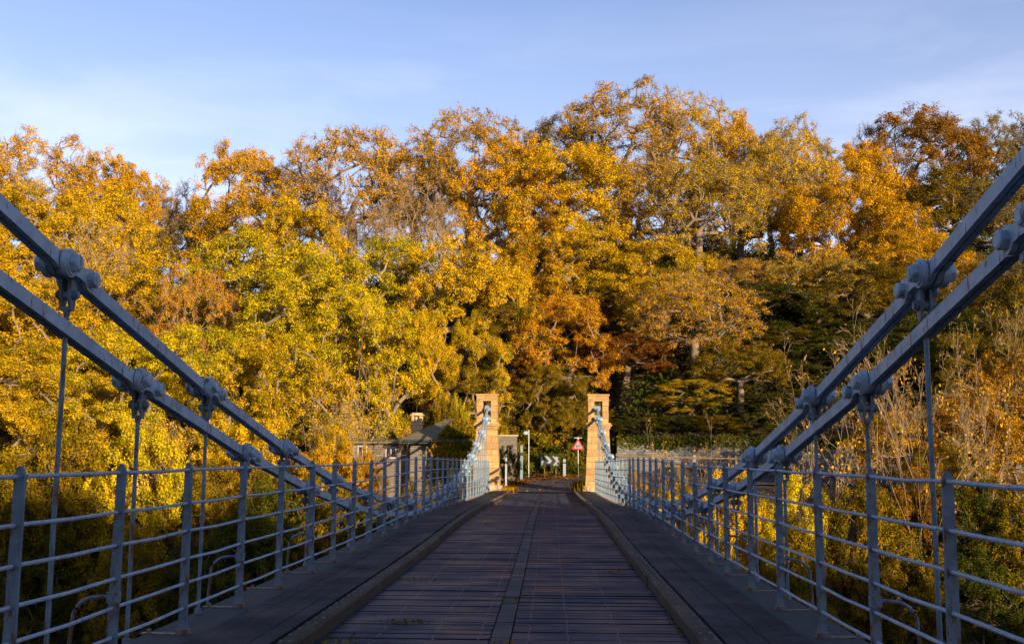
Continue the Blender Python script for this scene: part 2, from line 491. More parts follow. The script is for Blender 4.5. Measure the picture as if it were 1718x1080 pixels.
Y0, Y1 = -3.0, 53.0
bridge = empty('suspension_bridge_deck', (0, 25, 0))
tag(bridge, 'narrow timber bridge deck with dark cross planks, kerbs and side walkways', 'bridge deck')
OFF = Vector((0, 25, 0))
def local(mb):
    mb.v = [(x - OFF.x, y - OFF.y, z - OFF.z) for x, y, z in mb.v]; return mb

mb = MB(); y = Y0
rnd = random.Random(3)
planks = []
while y < Y1:
    w_ = rnd.choice([0.085, 0.10, 0.10, 0.115, 0.13])
    planks.append((y, y + w_)); y += w_ + rnd.uniform(0.008, 0.02)
nails = MB()
NX = [-1.30, -1.08, -0.61, -0.22, 0.20, 0.53, 0.965, 1.32]
for (a0, a1) in planks:
    for (x0, x1) in ((-1.54, -0.13), (0.055, 1.54)):
        mb.tone = rnd.random()
        dz = rnd.uniform(-0.005, 0.005); tl = rnd.uniform(-0.003, 0.003)
        za, zb = camber(a0), camber(a1)
        mb.hexa([(x0, a0, za-0.07), (x1, a0, za-0.07), (x1, a1, zb-0.07), (x0, a1, zb-0.07),
                 (x0, a0, za+dz), (x1, a0, za+dz+tl), (x1, a1, zb+dz+tl), (x0, a1, zb+dz)])
    if a0 > 2:
        for x in NX:
            if rnd.random() < 0.8 and abs(x) < 1.2:
                yy = (a0 + a1) / 2; zz = camber(yy) + 0.009; r = 0.009
                xx = x + rnd.uniform(-0.008, 0.008)
                nails.add([(xx-r, yy-r*1.6, zz), (xx+r, yy-r*1.6, zz), (xx+r, yy+r*1.6, zz), (xx-r, yy+r*1.6, zz)], [(0, 1, 2, 3)])
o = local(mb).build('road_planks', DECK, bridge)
o = local(nails).build('nail_heads', NAIL, bridge); o['kind'] = 'stuff'

mb = MB(); y = Y0
while y < Y1:
    w_ = rnd.uniform(0.22, 0.55)
    mb.tone = rnd.random(); za, zb = camber(y) + 0.004, camber(y + w_) + 0.004; d = rnd.uniform(-0.006, 0.004)
    mb.hexa([(-0.118, y, za-0.06), (0.043, y, za-0.06), (0.043, y+w_, zb-0.06), (-0.118, y+w_, zb-0.06),
             (-0.118, y, za+d), (0.043, y, za+d), (0.043, y+w_, zb+d), (-0.118, y+w_, zb+d)])
    y += w_ + rnd.uniform(0.01, 0.03)
local(mb).build('centre_strip', STRIP, bridge)

def along(mb, x0, x1, z0, z1, ya, yb, step=1.0, bevel=0.0):
    yy = ya
    while yy < yb - 1e-6:
        y2 = min(yy + step, yb)
        c0, c1 = camber(yy), camber(y2)
        if bevel:
            for (A, B, top0, top1) in ((x0, x1, 0, 0),):
                b = bevel
                prof = [(x0, z0), (x1, z0), (x1, z1-b), (x1-b, z1), (x0+b, z1), (x0, z1-b)]
                vs = [(px, yy, pz + c0) for px, pz in prof] + [(px, y2, pz + c1) for px, pz in prof]
                n_ = len(prof)
                fs = [(i, (i+1) % n_, (i+1) % n_ + n_, i + n_) for i in range(n_)]
                if yy == ya: fs.append(tuple(range(n_-1, -1, -1)))
                if y2 == yb: fs.append(tuple(range(n_, 2*n_)))
                mb.add(vs, fs)
        else:
            mb.hexa([(x0, yy, z0+c0), (x1, yy, z0+c0), (x1, y2, z0+c1), (x0, y2, z0+c1),
                     (x0, yy, z1+c0), (x1, yy, z1+c0), (x1, y2, z1+c1), (x0, y2, z1+c1)])
        yy = y2

for s in (-1, 1):
    mb = MB()
    yy = Y0
    while yy < Y1:
        y2 = min(yy + rnd.uniform(3.0, 4.2), Y1)
        mb.tone = rnd.random(); j = rnd.uniform(-0.006, 0.006)
        xa, xb = sorted((s * (1.545 + j), s * (1.695 + j)))
        along(mb, xa, xb, -0.05, 0.125, yy, y2 - 0.012, 0.8, 0.018)
        yy = y2
    k = local(mb).build('kerb', KERB, bridge)
    st = MB(); yy = 3.0            # studs along the kerb
    while yy < 52:
        for xx in (1.585, 1.655):
            c = camber(yy) + 0.125
            st.prism([(0.013*math.cos(t*math.pi/3), 0.013*math.sin(t*math.pi/3)) for t in range(6)],
                     lambda u, v, w, xx=xx, yy=yy, c=c: (s*xx + u - OFF.x, yy + v - OFF.y, c + w), 0.0, 0.010)
        yy += 0.30
    b_ = st.build('kerb_bolts', RUSTY, k); b_['kind'] = 'stuff'
    mb = MB()
    xx = 1.735
    for wdt in (0.165, 0.17, 0.165, 0.17):
        yy = Y0
        while yy < Y1:
            y2 = min(yy + rnd.uniform(2.6, 4.5), Y1)
            mb.tone = rnd.random()
            xa, xb = sorted((s * xx, s * (xx + wdt - 0.006)))
            along(mb, xa, xb, 0.04, 0.115 + rnd.uniform(-0.003, 0.003), yy, y2 - 0.006, 0.8)
            yy = y2
        xx += wdt
    local(mb).build('footway_boards', FOOT, bridge)
    mb = MB()
    xa, xb = sorted((s * 2.415, s * 2.88))
    along(mb, xa, xb, -0.32, 0.088, Y0, Y1, 0.8)
    local(mb).build('edge_beam', LEDGE, bridge)
    mb = MB()
    xa, xb = sorted((s * 1.70, s * 1.732))
    along(mb, xa, xb, -0.05, 0.085, Y0, Y1, 0.8)
    local(mb).build('gutter_plate', RUSTY, bridge)
mb = MB(); yy = 0.0
while yy < 52:
    c = camber(yy)
    mb.box(-2.86, 2.86, yy-0.09, yy+0.09, c-0.62, c-0.33); yy += 1.465
o = local(mb).build('cross_beams', RUSTY, bridge)
mb = MB()
for x in (-1.1, 0, 1.1): along(mb, x-0.1, x+0.1, -0.34, -0.08, Y0, Y1, 2.0)
local(mb).build('under_beams', TIMBER, bridge)

# moss, leaves and twigs lying on the deck
def litter(name, pts, size, mat, lbl, cat='leaves', flat=0.35, seed=1):
    rg = np.random.default_rng(seed)
    pts = np.asarray(pts, float); n = len(pts)
    V_, Q_, T_ = leaf_quads(pts, np.tile([0, 0, 1.0], (n, 1)), size, flat, rg)
    me = np_mesh(name, V_, Q_, mat, T_)
    o = bpy.data.objects.new(name, me); COL.objects.link(o)
    o['kind'] = 'stuff'; tag(o, lbl, cat)
    return o

def leaf_quads(P, N, size, spread, rg):
    """one folded kite-shaped leaf face at each point"""
    n = len(P)
    N = N + rg.normal(0, spread, (n, 3)); N /= np.linalg.norm(N, axis=1)[:, None] + 1e-9
    A = rg.normal(0, 1, (n, 3)); U = np.cross(N, A); U /= np.linalg.norm(U, axis=1)[:, None] + 1e-9
    W = np.cross(N, U)
    s = (size * rg.uniform(0.6, 1.35, n))[:, None]
    v0 = P - U * s * 0.55; v2 = P + U * s * 0.55
    v1 = P + W * s * 0.38 + N * s * 0.14 - U * s * 0.08; v3 = P - W * s * 0.38 + N * s * 0.14 - U * s * 0.08
    V_ = np.stack([v0, v1, v2, v3], 1).reshape(-1, 3)
    Q_ = np.arange(4 * n).reshape(-1, 4)
    return V_, Q_, rg.uniform(0, 1, n)

# ------------------------------------------------------------------ railings
RAILZ = [0.31, 0.52, 0.73, 0.97, 1.21, 1.50]
POST_SP = 1.467
def post_mesh(brace, rr):
    mb = MB()
    w0, w1, t = 0.037, 0.031, 0.011
    H = 1.50
    prof = [(-w0, 0.09), (w0, 0.09), (w1, H+0.01)]
    for k in range(1, 6):
        an = math.pi * k / 6
        prof.append((w1 * math.cos(an) * (1 - 0.25 * math.sin(an)), H + 0.01 + 0.055 * math.sin(an)))
    prof.append((-w1, H+0.01))
    mb.prism(prof, lambda u, v, w: (u, w, v), -t, t)
    for z in RAILZ:
        mb.tube([(0, -0.02, z), (0, 0.02, z)], 0.021, 8)
    if brace:
        mb.tube([(0, -0.03, 1.37), (0, 0.014, 1.37)], 0.014, 6)
    return mb

def railing(s, lab, first):
    t = empty('bridge_railing', (s * 2.58, 25, 0))
    tag(t, lab, 'railing', 'railings along both sides of the bridge')
    ys_ = []
    k = -4
    r2 = random.Random(11 if s < 0 else 12)
    while True:
        y = first + k * POST_SP
        if y > 52.6: break
        ys_.append((k, y + (0.09 if k % 5 == 0 else -0.04 if k % 5 == 2 else 0) + r2.uniform(-0.03, 0.03))); k += 1
    protos = {}
    for br in (0, 1):
        protos[br] = post_mesh(br, r2).build('railing_post', PAINT_POST, None, link=False)
    foot = MB()
    foot.box(-0.34, 0.06, -0.035, 0.035, 0.09, 0.105)
    foot.box(-0.05, 0.05, -0.03, 0.03, 0.105, 0.14)
    for xx in (-0.28, 0.0): foot.tube([(xx, 0, 0.105), (xx, 0, 0.135)], 0.018, 6)
    foot_o = foot.build('post_foot', RUSTY, None, link=False)
    br = MB()
    pts = [(0, 0, 0.60), (-0.09, 0, 0.605)]
    for j in range(0, 9):
        an = math.pi / 2 * j / 8
        pts.append((-0.12 - 0.16 * math.sin(an), 0, 0.44 + 0.16 * math.cos(an)))
    pts.append((-0.30, 0, 0.11))
    br.tube(pts, 0.014, 8)
    br.box(-0.035, 0.035, -0.045, 0.03, 0.565, 0.64)
    br.tube([(0.0, -0.045, 0.602), (0.0, -0.075, 0.602)], 0.018, 6)
    br_o = br.build('brace', PAINT_POST, None, smooth=True, link=False)
    for i, (k, y) in enumerate(ys_):
        braced = (k % 2 == 1)
        c = camber(y)
        p = protos[int(braced)].copy(); COL.objects.link(p); p.parent = t
        p.location = (0, y - 25, c); p.scale = (1, 1, (topz(y) - c) / 1.555); p.rotation_euler = (r2.uniform(-.006, .006), r2.uniform(-.008, .008), r2.uniform(-.05, .05))
        p.name = 'post'
        f = foot_o.copy(); COL.objects.link(f); f.parent = p
        f.scale.x = -s * -1 if False else (1 if s < 0 else -1)
        if braced:
            b = br_o.copy(); COL.objects.link(b); b.parent = p
            b.scale.x = 1 if s < 0 else -1
    for z in RAILZ:
        mb = MB(); pts = []
        for j in range(len(ys_)):
            y = ys_[j][1]
            pts.append((r2.uniform(-0.004, 0.004), y - 25, rail_z(y, z)))
            if j + 1 < len(ys_):
                ym = (y + ys_[j+1][1]) / 2
                pts.append((r2.uniform(-0.008, 0.008), ym - 25, rail_z(ym, z) - r2.uniform(0, 0.012)))
        mb.tube(pts, 0.0125, 8)
        mb.build('rail', PAINT_RAIL, t, smooth=True)
railing(-1, 'grey painted iron railing along the left edge of the bridge', 5.73)
railing(1, 'grey painted iron railing along the right edge of the bridge', 5.92)

# ------------------------------------------------------------------ chains
CH_X = 2.82
def chx(y): return -0.06 * min(1, max(0, (y - 15) / 32))   # the chains draw in a little towards the far towers
def z_up(y): return 0.54 + 0.00538 * (y - 27.4) ** 2
def z_lo(y): return 0.29 + 0.00500 * (y - 27.4) ** 2
TOWER_Y = 53.7
PIN = 0.15
def circ(cu, cv, r, a0, a1, n):
    return [(cu + r * math.cos(a0 + (a1 - a0) * i / n), cv + r * math.sin(a0 + (a1 - a0) * i / n)) for i in range(n + 1)]

def bar_between(mb, p0, p1, x0, x1, h=0.045, r=0.080, o0=0.0, o1=0.0):
    """flat eye bar from pin p0 to pin p1 (points in the y-z plane)"""
    d = Vector((p1[0] - p0[0], p1[1] - p0[1])); L = d.length; d.normalize(); nrm = Vector((-d.y, d.x))
    a = math.asin(h / r)
    prof = circ(0, 0, r, a + 0.55, 2 * math.pi - a - 0.55, 12)
    prof += [(r * 1.5, -h)] + [(L - r * 1.5, -h)]
    prof += circ(L, 0, r, math.pi + a + 0.55, 3 * math.pi - a - 0.55, 12)
    prof += [(L - r * 1.5, h), (r * 1.5, h)]
    mb.prism(prof, lambda u, v, w: (w + o0 + (o1 - o0) * u / L, p0[0] + d.x * u + nrm.x * v, p0[1] + d.y * u + nrm.y * v), x0, x1)

def chain(s, fz_, first, ks, lab, dz=0.0):
    fz = lambda y: fz_(y) + dz * min(1, max(0, (30 - y) / 15))
    t = empty('suspension_chain', (s * CH_X, 27.4, fz(27.4)))
    tag(t, lab, 'chain', 'suspension chains of the bridge')
    bz = fz(27.4)
    js = [first + 2.93 * k for k in ks]
    T = lambda y, z: (y - 27.4, z - bz)
    prevB = None
    for y in js:
        sl = math.atan((fz(y + .1) - fz(y - .1)) / .2)
        A = (y - PIN * math.cos(sl), fz(y) - PIN * math.sin(sl)); B = (y + PIN * math.cos(sl), fz(y) + PIN * math.sin(sl))
        near_first = True
        if prevB is not None:
            mb = MB()
            for xa, xb in ((-0.042, -0.006), (0.006, 0.042)): bar_between(mb, T(*prevB), T(*A), xa, xb, o0=s*chx(prevB[0]), o1=s*chx(A[0]))
            mb.build('link_bar', PAINT_BAR, t, smooth=False)
        j = MB()
        d = Vector((math.cos(sl), math.sin(sl))); nrm = Vector((-d.y, d.x))
        r0, r1 = (0.094, 0.080) if y < 27.4 else (0.080, 0.094)
        L = 2 * PIN
        prof = circ(0, 0, r0, 0.62, 2 * math.pi - 0.62, 16)
        prof += [(L * 0.5, -0.045)]
        prof += circ(L, 0, r1, math.pi + 0.62, 3 * math.pi - 0.62, 16)
        prof += [(L * 0.5, 0.045)]
        A2 = T(*A)
        X0 = s * chx(y)
        fn = lambda u, v, w: (w + X0, A2[0] + d.x * u + nrm.x * v, A2[1] + d.y * u + nrm.y * v)
        for xa, xb in ((-0.084, -0.049), (0.049, 0.084)): j.prism(prof, fn, xa, xb)
        j.prism([(0.06, -0.05), (L-0.06, -0.05), (L-0.06, 0.03), (0.06, 0.03)], fn, -0.0475, 0.0475)
        # ring around the big eye
        if r0 > r1: cu = 0.0
        else: cu = L
        for xa, xb in ((-0.096, -0.0845), (0.0845, 0.096)):
            j.prism(circ(cu, 0, 0.080, 0, 2 * math.pi * 23 / 24, 23), fn, xa, xb)
        jo = j.build('joint_plate', PAINT_BAR, t, smooth=True)
        for cu in (0.0, L):
            big = (cu == 0.0) == (r0 > r1)
            hr = 0.064 if big else 0.056
            base = 0.0965 if big else 0.0845
            hexp = [(cu + hr * math.cos(math.pi / 3 * q + .3), hr * math.sin(math.pi / 3 * q + .3)) for q in range(6)]
            for sg in (-1, 1):
                b = MB()
                rings = [[fn(u_, v_, sg * base) for u_, v_ in hexp], [fn(u_, v_, sg * (base + 0.034)) for u_, v_ in hexp]]
                vs = rings[0] + rings[1]
                fs = [tuple(range(6))] + [(q, (q+1) % 6, (q+1) % 6 + 6, q + 6) for q in range(6)]
                n0 = 12; first_ring = None
                for (rr, xx) in ((0.054, 0.0345), (0.051, 0.046), (0.037, 0.053), (0.034, 0.0515), (0.018, 0.054)):
                    vs += [fn(cu + rr * math.cos(q * math.pi / 6 + .3), rr * math.sin(q * math.pi / 6 + .3), sg * (base + xx)) for q in range(12)]
                for q in range(6):          # hex top joined to the domed cap
                    fs.append((6 + q, 6 + (q+1) % 6, 12 + (2*q+2) % 12, 12 + 2*q+1, 12 + 2*q))
                for i in range(4):
                    for q in range(12): fs.append((12+i*12+q, 12+i*12+(q+1) % 12, 24+i*12+(q+1) % 12, 24+i*12+q))
                fs.append(tuple(60 + q for q in range(12)))
                b.add(vs, fs)
                b.build('bolt', PAINT_BAR, jo, smooth=True)
        # hanger rod with its forked head
        yr = T(y, 0)[0]; zt = fz(y) - bz - 0.08
        zb = camber(y) - bz - 0.02
        if y > 1.0 and zt - 0.25 > zb and y < 52.5:
            r = MB()
            r.tube([(X0, yr, zt - 0.17), (X0, yr, zt - 0.22)], [0.028, 0.017], 10)
            r.tube([(X0, yr, zt - 0.22), (X0, yr, zb)], 0.0165, 10)
            r.tube([(X0, yr, zb + 0.11), (X0, yr, zb + 0.16)], 0.034, 6)
            ro = r.build('hanger_rod', PAINT_POST, t, smooth=True)
            c = MB()
            for sg in (-1, 1):
                xa, xb = sorted((sg * 0.020, sg * 0.040))
                c.prism([(-0.045, -0.09), (-0.03, -0.155), (0.03, -0.155), (0.045, -0.09), (0.045, 0.03), (-0.045, 0.03)],
                        lambda u, v, w: (w + X0, yr + u, zt + v), xa, xb)
            c.box(X0-0.040, X0+0.040, yr - 0.026, yr + 0.026, zt - 0.18, zt - 0.1555)
            c.tube([(X0-0.075, yr, zt - 0.075), (X0+0.075, yr, zt - 0.075)], 0.026, 6)
            c.tube([(X0-0.062, yr, zt - 0.075), (X0+0.062, yr, zt - 0.075)], 0.034, 12)
            c.build('clevis', PAINT_POST, ro, smooth=False)
        prevB = B
    # last bar up to the saddle
    mb = MB()
    end = (TOWER_Y - 0.25, fz(TOWER_Y - 0.25))
    if end[0] - prevB[0] > 0.4:
        for xa, xb in ((-0.042, -0.006), (0.006, 0.042)): bar_between(mb, T(*prevB), T(*end), xa, xb, o0=s*chx(prevB[0]), o1=s*chx(end[0]))
        mb.build('link_bar', PAINT_BAR, t)
    return t
chain(-1, z_up, 6.77, range(-2, 16), 'upper suspension chain of grey eye bars on the left of the bridge', -0.04)
chain(1, z_up, 6.86, range(-2, 16), 'upper suspension chain of grey eye bars on the right of the bridge', -0.08)
chain(-1, z_lo, 8.07, range(-2, 16), 'lower suspension chain of grey eye bars on the left of the bridge', -0.03)
chain(1, z_lo, 8.20, range(-2, 16), 'lower suspension chain of grey eye bars on the right of the bridge', 0.0)

# ------------------------------------------------------------------ towers
def frustum(mb, cx, cy, hx0, hy0, z0, hx1, hy1, z1):
    mb.hexa([(cx-hx0, cy-hy0, z0), (cx+hx0, cy-hy0, z0), (cx+hx0, cy+hy0, z0), (cx-hx0, cy+hy0, z0),
             (cx-hx1, cy-hy1, z1), (cx+hx1, cy-hy1, z1), (cx+hx1, cy+hy1, z1), (cx-hx1, cy+hy1, z1)])
def tower(s, lab):
    x = s * 2.82
    t = empty('bridge_tower', (x, TOWER_Y, -0.1))
    tag(t, lab, 'tower', 'sandstone bridge towers')
    mb = MB(); frustum(mb, 0, 0, 0.80, 0.80, 0.0, 0.76, 0.76, 0.36); frustum(mb, 0, 0, 0.86, 0.86, -1.5, 0.86, 0.86, 0.10)
    mb.build('plinth', SANDB, t)
    mb = MB()
    zs = np.linspace(0.36, 3.18, 10)
    for i in range(9):
        a0, a1 = zs[i], zs[i+1] - 0.012
        h0 = 0.68 - 0.155 * (a0 - 0.36) / 2.82; h1 = 0.68 - 0.155 * (a1 - 0.36) / 2.82
        j = random.uniform(-0.006, 0.006)
        frustum(mb, 0, 0, h0 + j, h0 + j, a0, h1 + j, h1 + j, a1)
        frustum(mb, 0, 0, h1 - 0.012, h1 - 0.012, a1, h1 - 0.012, h1 - 0.012, a1 + 0.0119)
    mb.build('shaft', SAND, t)
    mb = MB()
    for (h, a0, a1) in ((0.565, 3.18, 3.24), (0.60, 3.24, 3.33), (0.67, 3.33, 3.44), (0.62, 3.44, 3.50)):
        frustum(mb, 0, 0, h, h, a0, h, h, a1 - 0.002)
    mb.build('cornice', SAND, t)
    mb = MB()
    hw, z0, z1 = 0.515, 3.50, 4.60
    for sg in (-1, 1):
        xa, xb = sorted((sg * 0.20, sg * hw))
        mb.box(xa, xb, -0.5, 0.5, z0, z1)
    mb.box(-0.1995, 0.1995, -0.45, 0.45, z0, z0 + 0.10)
    mb.build('head_pier', SAND, t)
    mb = MB()
    mb.box(-0.54, 0.54, -0.54, 0.54, 4.60, 4.66); mb.box(-0.525, 0.525, -0.525, 0.525, 4.662, 4.86); mb.box(-0.565, 0.565, -0.565, 0.565, 4.862, 4.95)
    mb.build('cap', SAND, t)
    mb = MB()
    cx = s * (CH_X - 0.06) - x
    for zz in (z_up(TOWER_Y) + 0.0, z_lo(TOWER_Y) + 0.05):
        mb.tube([(cx - 0.17, -0.30, zz), (cx + 0.17, -0.30, zz)], 0.12, 14)
        mb.tube([(cx - 0.24, -0.30, zz), (cx + 0.24, -0.30, zz)], 0.05, 8)
        mb.tube([(cx - 0.14, -0.62, zz - 0.10), (cx + 0.14, -0.62, zz - 0.10)], 0.11, 12)
    mb.box(cx - 0.12, cx + 0.12, -0.55, 0.3, 3.60, 3.66)
    mb.build('saddle', PAINT, t, smooth=True)
    return t
tower(-1, 'sandstone bridge tower with an open head, beside the overgrown cottage on the left')
tower(1, 'sandstone bridge tower with an open head, beside the triangular warning sign on the right')

# abutment masonry under the far towers
mb = MB()
for s in (-1, 1):
    xa, xb = sorted((s * 1.75, s * 4.1)); mb.box(xa, xb, 52.75, 56.5, -9.5, -0.12)
mb.box(-1.75, 1.75, 53.05, 56.5, -9.5, -0.16)
o = mb.build('abutment_wall', RUBBLE); tag(o, 'rough stone abutment under the far end of the bridge', 'wall')

# ------------------------------------------------------------------ far road
def sheet(name, pts_l, pts_r, mat, dz=0.0):
    mb = MB()
    vs = []
    for (l_, r_) in zip(pts_l, pts_r):
        for k in range(9):
            f = k / 8; x = l_[0] * (1-f) + r_[0] * f; y = l_[1] * (1-f) + r_[1] * f; z = l_[2] * (1-f) + r_[2] * f
            vs.append((x, y, z + dz))
    fs = []
    for i in range(len(pts_l) - 1):
        for k in range(8): fs.append((i*9+k, i*9+k+1, (i+1)*9+k+1, (i+1)*9+k))
    mb.add(vs, fs); return mb.build(name, mat)
rz = lambda y: float(np.interp(y, [52, 53, 57, 67, 70], [-0.08, -0.075, 0.0, 0.58, 0.66]))
L_ = [(-1.55, 53.01), (-1.7, 55), (-1.7, 58), (-1.1, 61), (0.2, 63.5), (3, 65.2), (8, 66.0), (16, 66.3), (30, 66.3)]
Rr = [(1.55, 53.01), (1.7, 55), (1.9, 57), (2.8, 58.5), (4.2, 59.6), (6, 60.2), (9, 60.4), (16, 60.4), (30, 60.4)]
o = sheet('road', [(x, y, rz(y)) for x, y in L_], [(x, y, rz(y)) for x, y in Rr], ASPH, 0.03); o['kind'] = 'structure'

# ------------------------------------------------------------------ signs
def pole(mb, x, y, z0, z1, r, seg=10): mb.tube([(x, y, z0), (x, y, z1)], r, seg)

# triangular double-bend warning sign
p = at(970, 795, 64.5); gz = rz(64.5)
sg = empty('warning_sign', (p.x, 64.5, gz)); tag(sg, 'red-bordered triangular warning sign with a double bend symbol on a striped pole', 'road sign')
mb = MB(); pole(mb, 0, 0.05, -0.3, 0.9, 0.045); mb.build('pole_base', BLACK, sg)
mb = MB(); pole(mb, 0, 0.05, 0.901, 2.5, 0.032); mb.build('pole', GALV, sg)
zc = at(970, 746, 64.5).z - gz
def tri(r): return [(r * math.cos(math.pi/2 + k*2*math.pi/3), r * math.sin(math.pi/2 + k*2*math.pi/3) - 0.0) for k in range(3)]
def rtri(r, c):
    P = tri(r); o_ = []
    for i in range(3):
        a_, b_, c_ = Vector(P[i-1]), Vector(P[i]), Vector(P[(i+1) % 3])
        o_.append(tuple(b_ + (a_-b_).normalized()*c)); o_.append(tuple(b_ + (c_-b_).normalized()*c))
    return o_
cz = zc - 0.06
mb = MB(); mb.prism(rtri(0.46, 0.05), lambda u, v, w: (u, w, cz + v), -0.012, 0.0); mb.build('border', RED, sg)
mb = MB(); mb.prism(rtri(0.30, 0.02), lambda u, v, w: (u, w, cz + v), -0.016, -0.0125); mb.build('face', SIGNW, sg)
mb = MB()
bend = [(-0.075, -0.10), (-0.075, 0.02), (-0.05, 0.045), (0.05, -0.055), (0.075, -0.03), (0.075, 0.10)]
bt = [(-0.085, -0.115), (-0.085, 0.045), (0.075, -0.075), (0.075, 0.075)]
def stroke(mb, a_, b_, w, y0, y1):
    a_, b_ = Vector(a_), Vector(b_); d = (b_ - a_).normalized(); n_ = Vector((-d.y, d.x)) * w; e = d * w * 0.6
    P = [a_-n_-e, b_-n_+e, b_+n_+e, a_+n_-e]
    mb.prism([tuple(q) for q in P], lambda u, v, w_: (u, w_, cz + v), y0, y1)
yo = -0.0165
for i in range(3):
    stroke(mb, bt[i], bt[i+1], 0.020, yo - 0.002 - i * 0.001, yo - i * 0.0001)
mb.build('bend_symbol', BLACK, sg)
mb = MB(); mb.box(-0.24, 0.24, -0.012, 0.012, 2.42, 2.47); mb.box(-0.05, 0.05, -0.02, 0.02, 2.36, 2.419); mb.build('bracket', GALV, sg)

# chevron board
a0, a1 = at(907, 764, 67.6), at(939, 782, 67.6)
gz = rz(67.6)
ch = empty('chevron_sign', ((a0.x + a1.x) / 2, 67.6, gz)); tag(ch, 'black and white sharp bend chevron board half buried in ivy', 'road sign')
zc0, zc1 = a1.z - gz, a0.z - gz; hw = (a1.x - a0.x) / 2
mb = MB()
rr = 0.12
prof = circ(hw-rr, zc1-rr, rr, 0, math.pi/2, 5) + circ(-hw+rr, zc1-rr, rr, math.pi/2, math.pi, 5) + circ(-hw+rr, zc0+rr, rr, math.pi, 1.5*math.pi, 5) + circ(hw-rr, zc0+rr, rr, 1.5*math.pi, 2*math.pi, 5)
mb.prism(prof, lambda u, v, w: (u, w, v), -0.015, 0.0); mb.build('board', SIGNW, ch)
mb = MB(); zm = (zc0 + zc1) / 2; hh = (zc1 - zc0) / 2 * 0.96
for cx0 in (-hw * 0.80, -hw * 0.02):
    w_ = 0.27; d_ = 0.27
    mb.prism([(cx0 - w_*0.5, zm + hh), (cx0 + w_*0.5, zm + hh), (cx0 + w_*0.5 + d_, zm), (cx0 + w_*0.5, zm - hh), (cx0 - w_*0.5, zm - hh), (cx0 - w_*0.5 + d_, zm)] if cx0 > -hw * 0.5 else
             [(-hw + 0.10, zm + hh*0.85), (cx0 + w_*0.5, zm + hh), (cx0 + w_*0.5 + d_, zm), (cx0 + w_*0.5, zm - hh), (-hw + 0.10, zm - hh*0.85), (-hw + 0.2, zm)],
             lambda u, v, w: (u, w, v), -0.019, -0.0155)
mb.build('chevrons', BLACK, ch)
mb = MB()
for xx in (-hw*0.6, hw*0.6): pole(mb, xx, 0.05, -0.3, zc1 - 0.05, 0.035)
mb.build('posts', TIMBER, ch)

# fingerpost
p = at(887, 770, 67.0); gz = 0.5
fp = empty('fingerpost', (p.x, 67.0, gz)); tag(fp, 'thin pole with a small pale direction sign pointing left, near the steps', 'signpost')
mb = MB(); pole(mb, 0, 0, -0.3, at(887, 721, 67).z - gz, 0.035); mb.build('pole', GALV, fp)
q0, q1 = at(878, 729, 67.0), at(887, 723, 67.0)
mb = MB(); zl, zh = q0.z - gz, q1.z - gz; xl = q0.x - p.x
mb.prism([(-0.04, zl), (-0.04, zh), (xl + 0.08, zh), (xl, (zl+zh)/2 ), (xl + 0.08, zl)], lambda u, v, w: (u, w, v), -0.06, -0.04)
mb.build('finger', SIGNW, fp)
mb = MB(); zm2 = (zl + zh) / 2
mb.prism([(-0.10, zl+0.05), (-0.10, zh-0.05), (xl + 0.13, zh-0.05), (xl + 0.13, zl+0.05)], lambda u, v, w: (u, w, v), -0.063, -0.0605)
mb.build('sign_panel', BLUEW, fp)

def marker(px, py0, py1, Y, w, lab, mat, gzz):
    p = at(px, py1, Y); h = at(px, py0, Y).z - gzz
    o_ = empty('marker_post', (p.x, Y, gzz)); tag(o_, lab, 'post')
    mb = MB(); mb.box(-w, w, -w, w, -0.2, h - 0.08); frustum(mb, 0, 0, w, w, h - 0.079, w * 0.5, w * 0.5, h)
    mb.build('shaft', mat, o_)
    mb = MB(); mb.box(-w-0.004, w+0.004, -w-0.004, w+0.004, h*0.72, h*0.80); mb.build('band', BLACK, o_)
marker(875, 746, 792, 62.5, 0.075, 'tall pale post beside the stone steps', PAINT, 0.15)
marker(947, 769, 797, 66.2, 0.09, 'short white post at the road edge between the chevron board and the warning sign', SIGNW, rz(66.2))
marker(849, 762, 805, 57.5, 0.05, 'slim grey post just behind the left tower', GALV, 0.0)

# ------------------------------------------------------------------ walls near the road
# stone steps up the bank
st = empty('stone_steps', (-3.4, 61, 0)); tag(st, 'worn stone steps climbing the bank behind the left tower', 'steps')
mb = MB()
for k in range(8): mb.box(-0.75, 0.75, k * 0.34, 3.4, 0.0 + (k * 0.17 if k else -0.3), 0.17 * (k + 1) - 0.002)
mb.build('treads', RUBBLE, st)
w0, w1 = at(838, 722, 60.5), at(864, 722, 60.5)
mb = MB(); mb.box(w0.x - 0.6, w1.x, 60.5, 60.95, -0.3, w0.z - 0.12); 
gw = empty('garden_wall', (0, 0, 0)); tag(gw, 'short garden wall with flat coping stones behind the left tower', 'wall')
mb = MB(); mb.box(w0.x - 1.4, w1.x - 0.02, 64.9, 65.4, 0, at(850, 745, 65).z + 0.62 - 0.13); mb.build('wall_face', HOUSE, gw)
mb = MB(); mb.box(w0.x - 1.5, w1.x + 0.06, 64.84, 65.46, at(850, 745, 65).z + 0.492, at(850, 745, 65).z + 0.58); mb.build('coping', SANDB, gw)

